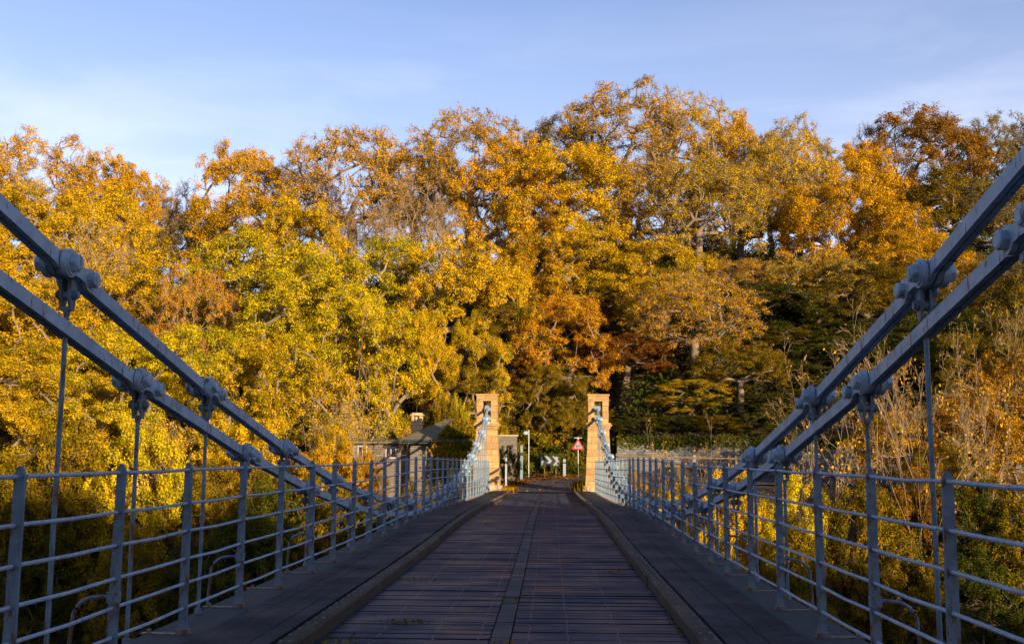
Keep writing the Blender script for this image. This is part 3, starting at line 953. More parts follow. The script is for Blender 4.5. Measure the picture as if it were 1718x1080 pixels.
# retaining wall on the right with cap stones
rw = empty('retaining_wall', (16, 67, 0)); tag(rw, 'long grey rubble retaining wall below the ivy on the right of the road', 'wall')
mb = MB()
xx = 5.0; prev = None
r3 = random.Random(4)
xsn = np.arange(4.6, 34, 0.9)
pts = []
for xw in xsn:
    yy = 66.75 + 0.12 * math.sin(xw * 0.9) + r3.uniform(-0.05, 0.05)
    zt = 2.75 + 0.12 * math.sin(xw * 0.5 + 1) + r3.uniform(-0.06, 0.06)
    pts.append((xw, yy, zt))
for i in range(len(pts) - 1):
    (xa, ya, za), (xb, yb, zb) = pts[i], pts[i+1]
    mb.hexa([(xa-16, ya-67, -0.3), (xb-16, yb-67, -0.3), (xb-16, yb-66.3, -0.3), (xa-16, ya-66.3, -0.3),
             (xa-16, ya-67+0.15, za), (xb-16, yb-67+0.15, zb), (xb-16, yb-66.3, zb), (xa-16, ya-66.3, za)])
mb.build('wall_face', RUBBLE, rw)

# timber fence along the right-hand verge
tf = empty('timber_fence', (12, 56.5, 0)); tag(tf, 'low weathered timber fence on the verge beyond the right railing', 'fence')
fps = []
for k, px in enumerate((1035, 1100, 1165, 1235, 1310)):
    q = at(px, 770, 57.0)
    g = tz(q.x, 57.0); mb = MB(); mb.box(q.x-12-0.06, q.x-12+0.06, 0.44, 0.56, g-0.3, 1.9 - k * 0.03); mb.build('fence_post', TIMBER if k != 2 else PAINT, tf)
    fps.append((q.x - 12, 1.9 - k * 0.03))
for dz in (0.15, 0.6):
    mb = MB()
    mb.tube([(x_, 0.39, z_ - dz) for x_, z_ in fps], 0.04, 5); mb.build('fence_rail', TIMBER, tf)

# ------------------------------------------------------------------ the cottage
cot = empty('stone_cottage', (-9.0, 58, -2.6)); tag(cot, 'low stone cottage with a hipped roof and single chimney beside the left tower', 'house')
Yh = 57.0
xc = at(688, 760, Yh).x; xr_ = at(812, 760, Yh).x
ze = at(700, 741, Yh).z
T0 = Vector((-9.0, 58, -2.6))
def loc(mb, T=T0): mb.v = [(x - T.x, y - T.y, z - T.z) for x, y, z in mb.v]; return mb
yb = Yh + 7.0
mb = MB(); mb.box(xc, xr_, Yh, yb, -3.2, ze); loc(mb).build('main_wall', HOUSE, cot)
# hipped roof
xo0, xo1, yo0, yo1 = xc - 0.55, xr_ + 0.4, Yh - 0.5, yb + 0.4
zr = at(765, 706, Yh + 3.4).z; ym = (yo0 + yo1) / 2
mb = MB()
A = [(xo0, yo0, ze), (xo1, yo0, ze), (xo1, yo1, ze), (xo0, yo1, ze), ((xo0 + xo1) / 2 - 0.3, ym, zr), ((xo0 + xo1) / 2 + 0.3, ym, zr)]
A2 = [(x, y, z + 0.12) for x, y, z in A]
mb.add(A2, [(0, 1, 5, 4), (1, 2, 5), (2, 3, 4, 5), (3, 0, 4)])
roof = loc(mb).build('roof', TILE, cot)
mb = MB()
for (x0, x1, y0, y1) in ((xo0, xo1, yo0, yo0+0.06), (xo0, xo1, yo1-0.06, yo1), (xo0, xo0+0.06, yo0+0.06, yo1-0.06), (xo1-0.06, xo1, yo0+0.06, yo1-0.06)):
    mb.box(x0, x1, y0, y1, ze - 0.10, ze + 0.115)
mb.box(xo0+0.06, xo1-0.06, yo0+0.06, yo1-0.06, ze + 0.001, ze + 0.03)
mb.tube([(xo0 - 0.02, yo0 - 0.05, ze + 0.03), (xo1 + 0.02, yo0 - 0.05, ze + 0.03)], 0.06, 8)
loc(mb).build('gutter', FASCIA, cot)
# chimney
cxx = at(700, 715, Yh + 2.2).x; zt = at(700, 694, Yh + 2.2).z; yc = Yh + 2.2
mb = MB()
mb.box(cxx-0.30, cxx+0.30, yc-0.28, yc+0.28, ze + 0.15, zt - 0.62)
mb.box(cxx-0.36, cxx+0.36, yc-0.34, yc+0.34, zt - 0.619, zt - 0.52)
for sx in (-1, 1):
    for sy in (-1, 1): mb.box(cxx+sx*0.22-0.07, cxx+sx*0.22+0.07, yc+sy*0.2-0.07, yc+sy*0.2+0.07, zt-0.519, zt-0.12)
mb.box(cxx-0.1, cxx+0.1, yc-0.1, yc+0.1, zt-0.519, zt-0.12)
mb.box(cxx-0.36, cxx+0.36, yc-0.33, yc+0.33, zt-0.119, zt-0.04); mb.box(cxx-0.28, cxx+0.28, yc-0.26, yc+0.26, zt-0.039, zt+0.05)
loc(mb).build('chimney', SANDB, roof if False else cot)
# wing
xw0 = at(585, 760, Yh+0.8).x; zw = at(640, 744, Yh+0.8).z
mb = MB(); mb.box(xw0, xc - 0.002, Yh + 0.8, yb - 1, -3.2, zw); loc(mb).build('wing_wall', HOUSE, cot)
mb = MB()
mb.add([(xw0-0.3, Yh+0.45, zw+0.0), (xc-0.003, Yh+0.45, zw+0.0), (xc-0.003, yb-2.5, zw+0.25), (xw0-0.3, yb-2.5, zw+0.25), (xw0-0.3, Yh+0.45, zw+0.10), (xc-0.003, Yh+0.45, zw+0.10), (xc-0.003, yb-2.5, zw+0.35), (xw0-0.3, yb-2.5, zw+0.35)],
       [(0,3,2,1),(4,5,6,7),(0,1,5,4),(1,2,6,5),(2,3,7,6),(3,0,4,7)])
loc(mb).build('wing_roof', TILE, cot)
def window(px0, px1, py0, py1, Y, bars=(1, 1)):
    a_, b_ = at(px0, py1, Y), at(px1, py0, Y)
    x0, x1, z0, z1 = a_.x, b_.x, a_.z, b_.z
    mb = MB(); f = 0.035; yy0, yy1 = Y - 0.03, Y + 0.02
    mb.box(x0, x0+f, yy0, yy1, z0, z1); mb.box(x1-f, x1, yy0, yy1, z0, z1)
    mb.box(x0+f, x1-f, yy0, yy1, z0, z0+f); mb.box(x0+f, x1-f, yy0, yy1, z1-f, z1)
    for k in range(bars[0]):
        xm = x0 + (x1-x0)*(k+1)/(bars[0]+1); mb.box(xm-0.012, xm+0.012, yy0+0.003, yy1, z0+f, z1-f)
    wf = loc(mb).build('window', WHITE, cot)
    mb = MB(); mb.box(x0+0.02, x1-0.02, Y-0.012, Y+0.01, z0+0.02, z1-0.02)
    for k in range(1): pass
    T = T0; mb.v = [(x-T.x, y-T.y, z-T.z) for x, y, z in mb.v]; mb.build('pane', GLASS, wf)
    mb = MB(); mb.box(x0-0.08, x1+0.08, Y-0.07, Y+0.0, z0-0.09, z0-0.002)
    mb.v = [(x-T.x, y-T.y, z-T.z) for x, y, z in mb.v]; mb.build('sill', HOUSE, wf)
window(647, 665, 750, 768, Yh + 0.8)
window(600, 616, 748, 768, Yh + 0.8)

# ------------------------------------------------------------------ trees
def tree_mesh(seed, H=16.0, RX=6.5, base=0.28, nt=230, per=115, tr=0.95, leaf=0.20, lo=0.45, flat=0.62, lumps=7, twig=0, shape='oak', rtip=0.018, bough=7, brad=1.35, fill=0.22):
    """returns (trunk mesh, crown mesh): limbs reach every leaf tuft, tufts fill a lumpy crown"""
    rg = np.random.default_rng(seed)
    cz = H * (base + 1) / 2; hz = H * (1 - base) / 2
    lum = rg.normal(0, 1, (lumps, 3)); lum /= np.linalg.norm(lum, axis=1)[:, None]
    amp = rg.uniform(0.12, 0.34, lumps)
    C = []
    nb = max(6, int(nt / bough)); B = []
    tries = 0
    while len(B) < nb and tries < 6000:
        tries += 1
        d = rg.normal(0, 1, 3); d /= np.linalg.norm(d)
        rad = 0.84 + 0.55 * (amp * np.clip((lum @ d) * 2.2 - 1.1, 0, 1)).sum()
        r = min(rad, 1.03) * (lo + (1 - lo) * rg.uniform(0, 1) ** 0.5)
        p_ = d * r
        if shape == 'oak' and p_[2] < -0.6: continue
        q = np.array([p_[0] * RX, p_[1] * RX, cz + p_[2] * hz])
        if q[2] < H * 0.10: continue
        if B and tries < 3000 and min(np.linalg.norm((q - b) * [1, 1, 1.25]) for b in B) < brad * 1.15: continue
        B.append(q)
    for b in B:
        m_ = int(bough * rg.uniform(0.6, 1.4)); out_ = b - np.array([0, 0, cz]); out_[2] = 0; out_ /= np.linalg.norm(out_) + 1e-6
        for _ in range(m_):
            e = rg.normal(0, 1, 3); e /= np.linalg.norm(e); e *= rg.uniform(0, 1) ** 0.4
            e[2] = e[2] * 0.82
            drop = -0.30 * (e @ out_)
            C.append(b + e * brad * np.array([1, 1, 1]) + np.array([0, 0, drop * brad]))
    for _ in range(int(nt * fill)):
        d = rg.normal(0, 1, 3); d /= np.linalg.norm(d)
        if shape == 'oak' and d[2] < -0.6: continue
        r = 0.92 * (lo + (1 - lo) * rg.uniform(0, 1) ** 0.6)
        C.append(np.array([d[0] * r * RX, d[1] * r * RX, max(H * 0.1, cz + d[2] * r * hz)]))
    C = np.array(C)
    C[:, 2] += 0
    # skeleton
    nodes = [np.array([0, 0, -0.6])]; par = [-1]
    th = H * (base + 0.25)
    lean = rg.normal(0, 0.03, 2)
    for k in range(1, 9):
        f = k / 8
        nodes.append(np.array([lean[0]*th*f + rg.normal(0, .06), lean[1]*th*f + rg.normal(0, .06), th * f])); par.append(k - 1)
    depth = [0] * len(nodes)
    order = np.argsort(np.linalg.norm((C - np.array([0, 0, th])) / np.array([1, 1, 1]), axis=1))
    tipn = []
    N = np.array(nodes); D = np.array(depth, float)
    for i in order:
        c = C[i]
        v = N - c
        dist = np.sqrt((v ** 2).sum(1))
        up = np.clip(v[:, 2], 0, None)          # avoid branches growing downwards
        low_pen = (N[:, 2] < H * base * 0.75) * 50
        cost = dist + 1.6 * up + 0.10 * D + low_pen
        j = int(np.argmin(cost))
        a_ = N[j]; L = dist[j]; m_ = max(2, int(L / 0.9))
        new = []; pj = j
        bend_ = rg.normal(0, 0.10 * L, 3)
        for k in range(1, m_ + 1):
            f = k / m_
            q = a_ * (1 - f) + c * f + bend_ * math.sin(math.pi * f) + np.array([0, 0, 0.10 * L * math.sin(math.pi * f)])
            if k < m_: q = q + rg.normal(0, 0.05, 3)
            new.append(q); par.append(pj); pj = len(par) - 1
        N = np.vstack([N, new]); D = np.concatenate([D, D[j] + np.linspace(L / m_, L, m_)])
        tipn.append((pj, i))
    n = len(N)
    cnt = np.zeros(n)
    for pj, _ in tipn: cnt[pj] += 1
    for k in range(n - 1, 0, -1): cnt[par[k]] += cnt[k]
    rad = rtip * (cnt + 0.5) ** 0.52 * (H / 16)
    rad[0] *= 1.35
    # extra fine twigs
    segs = [(N[par[k]], N[k], rad[par[k]] if par[k] > 7 or k < 9 else min(rad[par[k]], rad[k] * 1.5), rad[k]) for k in range(1, n)]
    if twig:
        for pj, i in tipn:
            c = N[pj]; base_d = c - N[par[pj]]; base_d = base_d / (np.linalg.norm(base_d) + 1e-9)
            for _ in range(twig):
                d = base_d * 0.9 + rg.normal(0, 0.6, 3) + np.array([0, 0, 0.35]); d /= np.linalg.norm(d)
                L = rg.uniform(0.6, 1.6) * tr; p1 = c + d * L * 0.5 + rg.normal(0, .07, 3); p2 = p1 + (d + rg.normal(0, 0.35, 3)) * L * 0.5
                segs.append((c, p1, 0.016, 0.011)); segs.append((p1, p2, 0.011, 0.005))
                for _ in range(2):
                    p3 = p1 + (d + rg.normal(0, 0.7, 3)) * L * 0.4
                    segs.append((p1, p3, 0.009, 0.004))
    P0 = np.array([s_[0] for s_ in segs]); P1 = np.array([s_[1] for s_ in segs])
    R0 = np.array([s_[2] for s_ in segs]); R1 = np.array([s_[3] for s_ in segs])
    T = P1 - P0; T /= np.linalg.norm(T, axis=1)[:, None] + 1e-9
    ref = np.where(np.abs(T[:, 2:3]) < 0.9, np.array([[0, 0, 1.0]]), np.array([[1.0, 0, 0]]))
    U = np.cross(T, ref); U /= np.linalg.norm(U, axis=1)[:, None]; W = np.cross(U, T)
    sg_ = 5
    ang = 2 * np.pi * np.arange(sg_) / sg_
    ring0 = P0[:, None] + (U[:, None] * np.cos(ang)[None, :, None] + W[:, None] * np.sin(ang)[None, :, None]) * R0[:, None, None]
    ring1 = P1[:, None] + (U[:, None] * np.cos(ang)[None, :, None] + W[:, None] * np.sin(ang)[None, :, None]) * R1[:, None, None]
    Vt = np.concatenate([ring0, ring1], 1).reshape(-1, 3)
    b0 = (np.arange(len(segs)) * 2 * sg_)[:, None]
    k = np.arange(sg_); k2 = (k + 1) % sg_
    Qt = np.stack([b0 + k, b0 + k2, b0 + sg_ + k2, b0 + sg_ + k], -1).reshape(-1, 4)
    trunk = np_mesh('trunk', Vt, Qt, BARK)
    # leaves
    P, NN, T_ = [], [], []
    for c in C:
        m_ = int(per * rg.uniform(0.5, 1.5))
        if m_ < 1: continue
        d = rg.normal(0, 1, (m_, 3)); d /= np.linalg.norm(d, axis=1)[:, None]
        rr_ = tr * rg.uniform(0.65, 1.3)
        rho = rg.uniform(0, 1, m_) ** 0.45
        off = d * rho[:, None] * rr_ * np.array([1, 1, flat])
        # break tufts into sprays
        off += np.sin(off[:, [1, 2, 0]] * 9 + c) * 0.10 * tr
        P.append(c + off); nd = d + np.array([0, 0, 0.7]); NN.append(nd)
        T_.append(np.clip(rg.normal(rg.uniform(0.25, 0.8), 0.15, m_), 0, 1))
    if P:
        P = np.concatenate(P); NN = np.concatenate(NN); T_ = np.concatenate(T_)
        Vl, Ql, _ = leaf_quads(P, NN, leaf, 0.55, rg)
    else:
        Vl = np.zeros((4, 3)); Ql = np.array([[0, 1, 2, 3]]); T_ = np.array([0.5])
    crown = np_mesh('crown', Vl, Ql, LEAF['gold'], T_)
    return trunk, crown, H, RX

def bare_bush(seed, H=6, RX=3, stems=26, leafn=500):
    rg = np.random.default_rng(seed)
    segs = []; tips = []
    def grow(p_, d, L, r, lv):
        m_ = 4; q = p_
        for k in range(m_):
            d = d + rg.normal(0, 0.13, 3) + np.array([0, 0, 0.05]); d = d / np.linalg.norm(d)
            q2 = q + d * L / m_; segs.append((q, q2, r * (1 - 0.15 * k), r * (1 - 0.15 * (k + 1))))
            q = q2
            if lv < 3 and k > 0 and rg.uniform() < 0.8:
                for _ in range(2 if lv else 1):
                    e = d + rg.normal(0, 0.45, 3); e /= np.linalg.norm(e)
                    grow(q, e, L * rg.uniform(0.3, 0.55), r * 0.55, lv + 1)
        tips.append(q)
    for _ in range(stems):
        a_ = rg.uniform(0, 6.28); sp_ = rg.uniform(0.05, 0.75)
        d = np.array([math.cos(a_) * sp_, math.sin(a_) * sp_, 1.0]); d /= np.linalg.norm(d)
        grow(np.array([math.cos(a_), math.sin(a_), 0]) * rg.uniform(0, 0.5), d, H * rg.uniform(0.55, 0.85), 0.030, 0 if rg.uniform() < 0.8 else 1)
    P0 = np.array([s_[0] for s_ in segs]); P1 = np.array([s_[1] for s_ in segs])
    R0 = np.array([s_[2] for s_ in segs]); R1 = np.array([s_[3] for s_ in segs])
    R0 = np.clip(R0, 0.009, 1); R1 = np.clip(R1, 0.007, 1)
    T = P1 - P0; T /= np.linalg.norm(T, axis=1)[:, None] + 1e-9
    ref = np.where(np.abs(T[:, 2:3]) < 0.9, np.array([[0, 0, 1.0]]), np.array([[1.0, 0, 0]]))
    U = np.cross(T, ref); U /= np.linalg.norm(U, axis=1)[:, None]; W = np.cross(U, T)
    ang = 2 * np.pi * np.arange(3) / 3
    r0 = P0[:, None] + (U[:, None] * np.cos(ang)[None, :, None] + W[:, None] * np.sin(ang)[None, :, None]) * R0[:, None, None]
    r1 = P1[:, None] + (U[:, None] * np.cos(ang)[None, :, None] + W[:, None] * np.sin(ang)[None, :, None]) * R1[:, None, None]
    Vt = np.concatenate([r0, r1], 1).reshape(-1, 3)
    b0 = (np.arange(len(segs)) * 6)[:, None]; k = np.arange(3); k2 = (k + 1) % 3
    Qt = np.stack([b0 + k, b0 + k2, b0 + 3 + k2, b0 + 3 + k], -1).reshape(-1, 4)
    stem = np_mesh('stems', Vt, Qt, BARK_PALE)
    tips = np.array(tips)
    pk = tips[rg.integers(0, len(tips), leafn)] + rg.normal(0, 0.12, (leafn, 3))
    Vl, Ql, T_ = leaf_quads(pk, np.tile([0, 0, 0.8], (leafn, 1)), 0.13, 0.8, rg)
    return stem, np_mesh('leaves', Vl, Ql, LEAF['amber'], T_), H, RX

PROTO = {
 'dense':  [tree_mesh(s, nt=600, per=120, tr=0.60, leaf=0.135, base=b, bough=12, brad=1.3, lumps=10, flat=0.8, fill=0.05, lo=0.6) for s, b in ((1, 0.14), (2, 0.20), (3, 0.10), (4, 0.17), (5, 0.12))],
 'low':    [tree_mesh(s, nt=600, per=160, tr=0.60, leaf=0.120, base=0.03, bough=12, brad=1.3, lumps=10, flat=0.8, fill=0.06, lo=0.6, shape='low') for s in (6, 7, 8)],
 'open':   [tree_mesh(s, nt=680, per=50, tr=0.46, leaf=0.125, base=0.22, twig=3, lo=0.55, flat=0.9, rtip=0.016, bough=7, brad=1.05, lumps=10, fill=0.15) for s in (11, 12, 13)],
 'thin':   [tree_mesh(s, nt=340, per=22, tr=0.55, leaf=0.12, base=0.22, twig=6, lo=0.35, flat=0.9, rtip=0.018, bough=3, brad=0.9) for s in (21, 22)],
 'bush':   [tree_mesh(s, H=6, RX=3.2, base=0.02, nt=260, per=130, tr=0.34, leaf=0.088, lo=0.4, shape='bush', rtip=0.012, lumps=9, bough=5, brad=0.6, flat=0.9) for s in (31, 32, 33)],
 'twiggy': [bare_bush(s, stems=st_, leafn=lf) for s, st_, lf in ((41, 9, 300), (42, 11, 900), (43, 8, 500))],
}
counts = {k: 0 for k in PROTO}
RT = random.Random(77)

def plant(px, topy, Y, wpx, kind, pal, label, cat='tree', group=None, name=None, variant=None, bark=None, sink=0.0, basez=None, tilt=0.0):
    top = at(px, topy, Y)
    g = tz(top.x, Y) - sink if basez is None else basez
    Ht = max(1.2, top.z - g)
    Wd = wpx * (Y / F_PX)
    i = counts[kind] if variant is None else variant
    counts[kind] += 1
    tm, cm, H0, RX0 = PROTO[kind][i % len(PROTO[kind])]
    nm = name or {'dense': 'oak_tree', 'low': 'oak_tree', 'open': 'oak_tree', 'thin': 'bare_tree', 'bush': 'bush', 'twiggy': 'twiggy_shrub'}[kind]
    t = empty(nm, (top.x, Y, g), RT.uniform(0, 6.28))
    sx = Wd / (2 * RX0) * {'dense': 1.22, 'low': 1.15, 'open': 1.22, 'thin': 1.1, 'bush': 1.1, 'twiggy': 1.0}[kind]
    t.scale = (sx, sx, Ht / (H0 * 1.01))
    t.rotation_euler = (RT.uniform(-0.03, 0.03), RT.uniform(-0.03, 0.03) + tilt, RT.uniform(0, 6.28))
    for me, nm2, mt in ((tm, 'stems' if kind == 'twiggy' else 'trunk', bark), (cm, 'leaves' if kind == 'twiggy' else 'crown', LEAF[pal])):
        o_ = bpy.data.objects.new(nm2, me); COL.objects.link(o_); o_.parent = t
        if mt is not None:
            o_.material_slots[0].link = 'OBJECT'; o_.material_slots[0].material = mt
    tag(t, label, cat, group)
    return t

G1, G2, G3, G4 = 'trees along the skyline', 'trees on the upper slope', 'trees on the lower slope', 'trees and shrubs beside the river'
sky_row = [
 (-60, 235, 108, 190, 'open', 'amber', 'amber tree cut off by the left edge of the picture on the skyline'),
 (62, 214, 110, 200, 'open', 'amber', 'tall open-crowned amber tree at the far left of the skyline'),
 (175, 258, 108, 150, 'dense', 'amber', 'rounded amber tree right of the tall one at the far left skyline'),
 (235, 285, 114, 130, 'open', 'amber', 'low amber skyline tree left of the dip in the treetops'),
 (300, 292, 118, 120, 'thin', 'olive', 'dark nearly leafless tree in the dip of the skyline on the left'),
 (405, 240, 108, 150, 'dense', 'amber', 'orange-amber tree standing above the dip in the left skyline'),
 (470, 262, 116, 130, 'thin', 'olive', 'dark thin tree between the orange skyline tree and the wide open oak'),
 (600, 206, 108, 215, 'open', 'amber', 'wide oak with dark branching limbs showing against the sky, left of centre'),
 (530, 262, 114, 120, 'thin', 'brown', 'thin grey crown at the left shoulder of the wide open oak'),
 (700, 222, 114, 150, 'open', 'amber', 'open amber crown between the two big open oaks'),
 (790, 177, 108, 200, 'open', 'amber', 'tall open oak with forked trunk on the skyline above the left tower'),
 (880, 215, 116, 130, 'thin', 'olive', 'small dark crown left of the highest treetops'),
 (940, 190, 112, 150, 'open', 'olive', 'olive crown climbing towards the highest treetops'),
 (1050, 136, 112, 210, 'open', 'amber', 'highest tree of the wood, amber and round-topped'),
 (1155, 148, 114, 150, 'open', 'gold', 'yellow-green crown right of the highest tree'),
 (1225, 178, 116, 120, 'dense', 'amber', 'orange crown at the right shoulder of the highest trees'),
 (1290, 215, 114, 110, 'open', 'gold', 'narrow golden crown beside the orange one on the skyline'),
 (1335, 194, 108, 130, 'open', 'gold', 'golden crown with pointed tops on the right skyline'),
 (1435, 236, 106, 150, 'dense', 'amber', 'bright amber crown in the notch of the right skyline'),
 (1470, 190, 116, 120, 'thin', 'brown', 'thin bare-topped crown left of the big orange-brown tree'),
 (1545, 186, 112, 200, 'dense', 'brown', 'big rounded orange-brown tree on the right skyline'),
 (1660, 190, 112, 150, 'open', 'olive', 'tall olive tree near the right end of the skyline'),
 (1760, 196, 110, 170, 'open', 'olive', 'olive tree cut off by the right edge on the skyline'),
]
up_row = [
 (-50, 330, 92, 200, 'dense', 'gold', 'golden crown cut by the left edge, below the skyline trees'),
 (60, 318, 96, 220, 'dense', 'gold', 'broad yellow-gold crown on the upper slope at far left'),
 (180, 300, 94, 190, 'dense', 'gold', 'large bright gold crown on the upper slope left of the sky dip'),
 (150, 370, 82, 190, 'thin', 'amber', 'thin amber tree with pale branches in front of the gold crowns at left'),
 (300, 360, 96, 160, 'open', 'olive', 'shaded olive crown under the dip in the left skyline'),
 (410, 320, 94, 190, 'dense', 'amber', 'amber-gold crown below the orange skyline tree'),
 (505, 330, 90, 150, 'dense', 'gold', 'gold crown on the upper slope left of the bare brown trees'),
 (610, 335, 96, 130, 'thin', 'brown', 'bare reddish-brown tree below the wide open oak'),
 (690, 300, 92, 150, 'thin', 'brown', 'tall pale-limbed bare tree with a double trunk in the middle of the slope'),
 (740, 330, 96, 150, 'thin', 'amber', 'thin amber-brown tree right of the double-trunked bare tree'),
 (850, 235, 98, 180, 'dense', 'amber', 'amber crown on the upper slope under the tall forked oak'),
 (950, 235, 96, 200, 'dense', 'gold', 'golden crown below and left of the highest tree'),
 (1075, 260, 96, 190, 'open', 'amber', 'amber open crown directly below the highest tree'),
 (1170, 255, 92, 190, 'open', 'gold', 'golden open crown with sky gaps on the upper right slope'),
 (1240, 270, 100, 150, 'open', 'amber', 'amber crown with gaps of sky right of the highest trees'),
 (1310, 235, 98, 170, 'open', 'gold', 'tall yellow-green crown on the upper slope at right'),
 (1420, 270, 92, 190, 'dense', 'amber', 'glowing amber crown leaning right above the right-hand chain'),
 (1495, 330, 90, 150, 'dense', 'amber', 'amber crown right of the glowing one, above the upper chain'),
 (1570, 290, 100, 190, 'dense', 'olive', 'dark olive crown below the big orange-brown tree'),
 (1680, 290, 98, 200, 'open', 'olive', 'dark open crown on the upper slope at far right'),
 (1790, 300, 94, 180, 'dense', 'olive', 'dark crown cut by the right edge on the upper slope'),
]
low_row = [
 (-20, 470, 72, 240, 'dense', 'gold', 'gold tree behind the left chains at the picture edge'),
 (110, 440, 78, 220, 'dense', 'gold', 'bright gold crown behind the first joint of the upper left chain'),
 (250, 430, 82, 200, 'dense', 'gold', 'gold crown between the upper left chain and the orange tree'),
 (335, 440, 76, 130, 'open', 'orange', 'small orange-tinted tree among the gold ones on the left slope'),
 (430, 390, 82, 220, 'dense', 'lime', 'large lemon-yellow crown at the middle of the left slope'),
 (520, 430, 74, 230, 'dense', 'lime', 'yellow-green crown sweeping down to the right on the left slope'),
 (650, 400, 82, 180, 'dense', 'lime', 'round lemon-yellow crown just below the bare pale-limbed tree'),
 (790, 385, 80, 190, 'dense', 'gold', 'tall gold crown on the slope above the left tower'),
 (900, 380, 84, 160, 'dense', 'amber', 'amber crown high above the gap between the towers'),
 (1000, 385, 84, 190, 'dense', 'gold', 'gold crown high above the right tower'),
 (1110, 400, 82, 180, 'dense', 'gold', 'gold crown right of centre below the open amber tree'),
 (1165, 455, 74, 190, 'open', 'amber', 'open amber tree with fine branches showing, right of the orange tree'),
 (955, 500, 74, 150, 'dense', 'orange', 'vivid orange tree above the gap between the two towers'),
 (1050, 550, 75, 140, 'dense', 'russet', 'dark russet tree tucked right of the vivid orange tree'),
 (860, 500, 78, 140, 'dense', 'olive', 'shaded olive tree left of the vivid orange tree'),
 (1230, 430, 86, 150, 'open', 'amber', 'amber spray of branches over the dark wood at right'),
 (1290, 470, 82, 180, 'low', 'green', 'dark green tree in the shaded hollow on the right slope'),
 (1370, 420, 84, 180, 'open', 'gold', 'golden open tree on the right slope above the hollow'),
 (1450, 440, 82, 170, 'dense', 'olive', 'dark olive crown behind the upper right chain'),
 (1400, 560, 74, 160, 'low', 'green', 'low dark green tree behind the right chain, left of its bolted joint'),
 (1545, 400, 84, 200, 'dense', 'amber', 'amber-gold crown above the bolted joint of the upper right chain'),
 (1650, 430, 80, 190, 'open', 'olive', 'olive open crown between the two right chains at the edge'),
 (1770, 430, 76, 200, 'dense', 'olive', 'olive crown cut by the right edge behind the chains'),
 (1240, 560, 72, 130, 'dense', 'olive', 'small shaded tree beside the open amber tree'),
]
front_row = [
 (-70, 600, 58, 260, 'low', 'gold', 'gold riverside tree cut by the left edge below the chains'),
 (60, 560, 62, 280, 'low', 'gold', 'gold riverside tree behind the lower left chain near the edge'),
 (215, 540, 64, 240, 'low', 'lime', 'yellow-green riverside tree behind the lower left chain joint'),
 (350, 520, 62, 230, 'low', 'lime', 'yellow-green riverside tree between the two left chains'),
 (480, 540, 60, 230, 'low', 'gold', 'gold riverside tree above the middle of the left railing'),
 (600, 480, 68, 230, 'low', 'lime', 'bright yellow-green tree reaching down towards the cottage'),
 (700, 500, 68, 130, 'low', 'gold', 'gold tree overhanging the cottage chimney'),
 (800, 510, 70, 110, 'low', 'gold', 'narrow gold tree directly above the left tower'),
 (790, 612, 70, 150, 'low', 'olive', 'low olive tree behind the head of the left tower'),
 (930, 600, 71, 110, 'low', 'olive', 'low olive tree between the tower heads'),
 (975, 640, 72, 90, 'low', 'olive', 'low olive-yellow tree just left of the right tower head'),
 (880, 650, 73, 100, 'low', 'olive', 'low shaded tree behind the fingerpost'),
 (1160, 630, 71, 120, 'low', 'gold', 'low yellow-tipped tree above the grey retaining wall'),
 (1240, 670, 72, 140, 'low', 'green', 'low dark tree over the far end of the retaining wall'),
 (1330, 650, 70, 130, 'low', 'green', 'low dark green tree behind the twiggy shrubs'),
]
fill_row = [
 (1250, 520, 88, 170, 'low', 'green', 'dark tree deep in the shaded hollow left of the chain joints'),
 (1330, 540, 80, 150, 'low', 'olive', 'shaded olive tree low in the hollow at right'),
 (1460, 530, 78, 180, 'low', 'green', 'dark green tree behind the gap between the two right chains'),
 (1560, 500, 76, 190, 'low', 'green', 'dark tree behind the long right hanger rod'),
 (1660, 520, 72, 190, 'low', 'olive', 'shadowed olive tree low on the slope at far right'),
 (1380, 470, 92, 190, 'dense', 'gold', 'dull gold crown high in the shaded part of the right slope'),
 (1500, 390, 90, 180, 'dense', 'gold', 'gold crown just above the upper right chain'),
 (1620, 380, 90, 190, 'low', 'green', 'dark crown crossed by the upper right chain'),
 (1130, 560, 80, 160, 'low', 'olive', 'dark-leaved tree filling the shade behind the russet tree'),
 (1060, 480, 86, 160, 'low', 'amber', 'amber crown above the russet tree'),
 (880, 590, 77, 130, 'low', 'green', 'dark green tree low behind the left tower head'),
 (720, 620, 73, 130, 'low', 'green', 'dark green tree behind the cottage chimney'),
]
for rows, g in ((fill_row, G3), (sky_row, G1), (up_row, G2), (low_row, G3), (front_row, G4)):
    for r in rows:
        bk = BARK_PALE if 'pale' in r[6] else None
        plant(*r, group=g, bark=bk)

